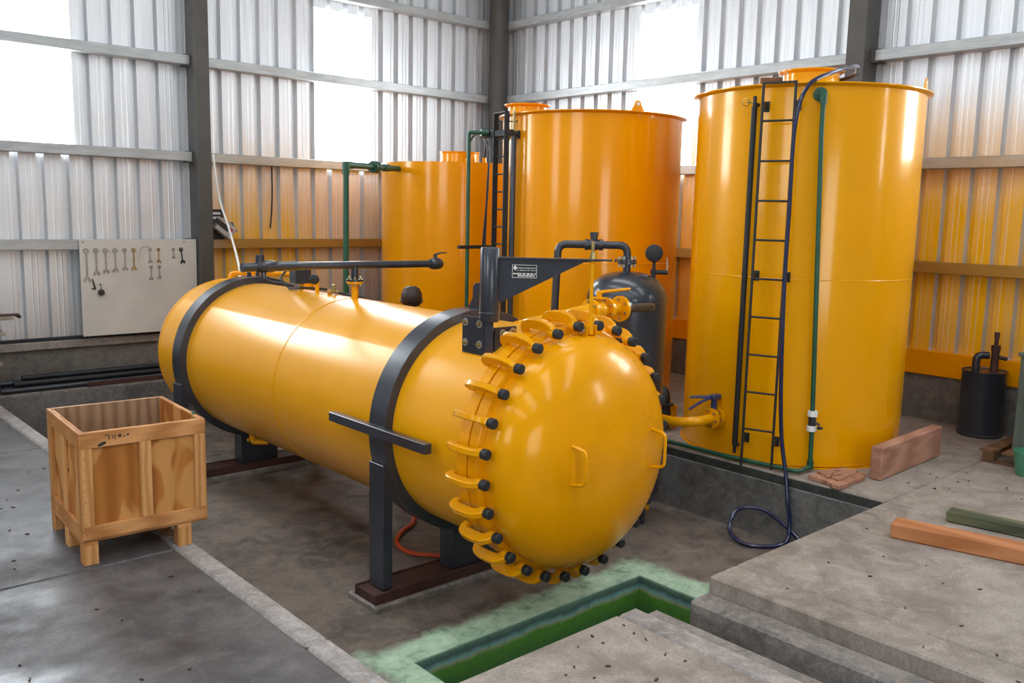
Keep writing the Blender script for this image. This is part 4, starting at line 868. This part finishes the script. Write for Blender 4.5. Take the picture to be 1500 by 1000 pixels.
# ================================================================== PERSON behind the vessel
def person(loc, hgt, face):
    s = hgt/1.75
    J = {'pelvis': (0, 0, .94, .15), 'waist': (0, 0.01, 1.10, .135), 'chest': (0, 0.0, 1.32, .16), 'neckb': (0, 0.01, 1.47, .075), 'neck': (0, -0.01, 1.53, .058), 'jaw': (0, -0.02, 1.585, .07), 'head': (0, -0.012, 1.655, .092), 'crown': (0, 0, 1.715, .065)}
    E = [('pelvis', 'waist'), ('waist', 'chest'), ('chest', 'neckb'), ('neckb', 'neck'), ('neck', 'jaw'), ('jaw', 'head'), ('head', 'crown')]
    for sg, n in ((-1, 'l'), (1, 'r')):
        J['sh'+n] = (sg*.19, 0.01, 1.42, .065); J['el'+n] = (sg*.25, 0.0, 1.13, .045); J['wr'+n] = (sg*.26, -.10, .89, .032); J['pa'+n] = (sg*.26, -.13, .82, .038)
        J['hp'+n] = (sg*.10, 0, .88, .095); J['kn'+n] = (sg*.11, -.01, .49, .062); J['an'+n] = (sg*.11, .01, .09, .045); J['to'+n] = (sg*.12, -.15, .04, .04)
        E += [('chest', 'sh'+n), ('sh'+n, 'el'+n), ('el'+n, 'wr'+n), ('wr'+n, 'pa'+n), ('pelvis', 'hp'+n), ('hp'+n, 'kn'+n), ('kn'+n, 'an'+n), ('an'+n, 'to'+n)]
        for q, (fx, fy, ln) in enumerate(((-.024, -.02, .062), (-.008, -.028, .075), (.008, -.028, .07), (.022, -.02, .055))):
            k = 'f%d%s' % (q, n); J[k] = (sg*.26+fx, -.13+fy, .775, .009); J[k+'t'] = (sg*.26+fx, -.13+fy-.01, .775-ln*.7, .007); E += [('pa'+n, k), (k, k+'t')]
        J['th'+n] = (sg*.26-sg*.035, -.155, .80, .010); J['th2'+n] = (sg*.26-sg*.04, -.175, .765, .008); E += [('pa'+n, 'th'+n), ('th'+n, 'th2'+n)]
    J['nose'] = (0, -.125, 1.625, .012); E.append(('head', 'nose'))
    ks = list(J); me = bpy.data.meshes.new('person')
    me.from_pydata([tuple(c*s for c in J[k][:3]) for k in ks], [(ks.index(a), ks.index(b)) for a, b in E], [])
    o = bpy.data.objects.new('person', me); COL.objects.link(o); o.location = loc; o.rotation_euler = (0, 0, face)
    sk = o.modifiers.new('skin', 'SKIN'); me.materials.append(M['cloth'])
    for i, k in enumerate(ks): me.skin_vertices[0].data[i].radius = (J[k][3]*s, J[k][3]*s)
    me.skin_vertices[0].data[0].use_root = True
    sb = o.modifiers.new('sub', 'SUBSURF'); sb.levels = 1; sb.render_levels = 1
    return o, s
pp, ps = person((-4.70, -4.05, -0.28), 1.70, math.radians(150))
tag(pp, 'person with short dark hair standing behind the vessel, only the head showing', 'person')
h = MB().lathe([(0.0, 0.125), (0.05, 0.118), (0.09, 0.09), (0.112, 0.04), (0.116, -0.01), (0.108, -0.06), (0.09, -0.09)], (0, 0.012, 1.655*ps), Z, 24)
hm = h.mesh('hair', M['hair']); ho = bpy.data.objects.new('hair', hm); COL.objects.link(ho); ho.parent = pp
f = MB()
for sg in (-1, 1): f.lathe([(0, -0.012), (0.022, -0.008), (0.026, 0.0), (0.02, 0.01), (0, 0.012)], (sg*0.118, -0.01, 1.612*ps), X, 12)
f.lathe([(0, 0.07), (0.05, 0.06), (0.085, 0.02), (0.09, -0.02), (0.075, -0.07), (0.045, -0.105), (0, -0.115)], (0, -0.045, 1.625*ps), Z, 20)
for sg in (-1, 1): f.lathe([(0, 0.006), (0.012, 0.0), (0, -0.006)], (sg*0.035, -0.135, 1.64*ps), Y, 8)
f.prism([(-0.012, 0), (0.012, 0), (0.004, 0.045), (-0.004, 0.045)], (0, -0.142, 1.60*ps), X, Z, Y, 0.03)
f.box((-0.025, -0.132, 1.565*ps), (0.025, -0.12, 1.575*ps), 0.003)
fo = bpy.data.objects.new('face', f.mesh('face', M['skin'])); COL.objects.link(fo); fo.parent = pp

# ================================================================== LITTER on the slabs
random.seed(21); lm = MB()
def chip(x, y, z=0.004):
    if -8.85 < x < -7.9 and -6.4 < y < -5.3 or -1.9 < x < 0 and -9.5 < y < -8.7 or x < -8.0 and y > -1.3 or -4.4 < x < -2.5 and y < -9.1: return
    a = random.uniform(0, PI); l = random.uniform(0.008, 0.03); w = random.uniform(0.004, 0.012); d = Vector((math.cos(a), math.sin(a), 0))
    lm.obox((x, y, z), d, Vector((-d.y, d.x, 0)), Z, (l, w, 0.006))
for _ in range(90): chip(random.uniform(-11.0, -8.3), random.uniform(-9.2, -3.2))
for _ in range(80): chip(random.uniform(-5.7, -0.8), random.uniform(-10.8, -8.9))
for _ in range(25): chip(random.uniform(-2.9, -0.8), random.uniform(-9.6, -8.7))
for _ in range(50): chip(random.uniform(-8.0, -6.7), random.uniform(-10.6, -8.9))
tag(lm.build('floor_litter', M['rust'], None, smooth=False), 'scattered wood chips and leaf bits on the concrete', 'litter', kind='stuff')
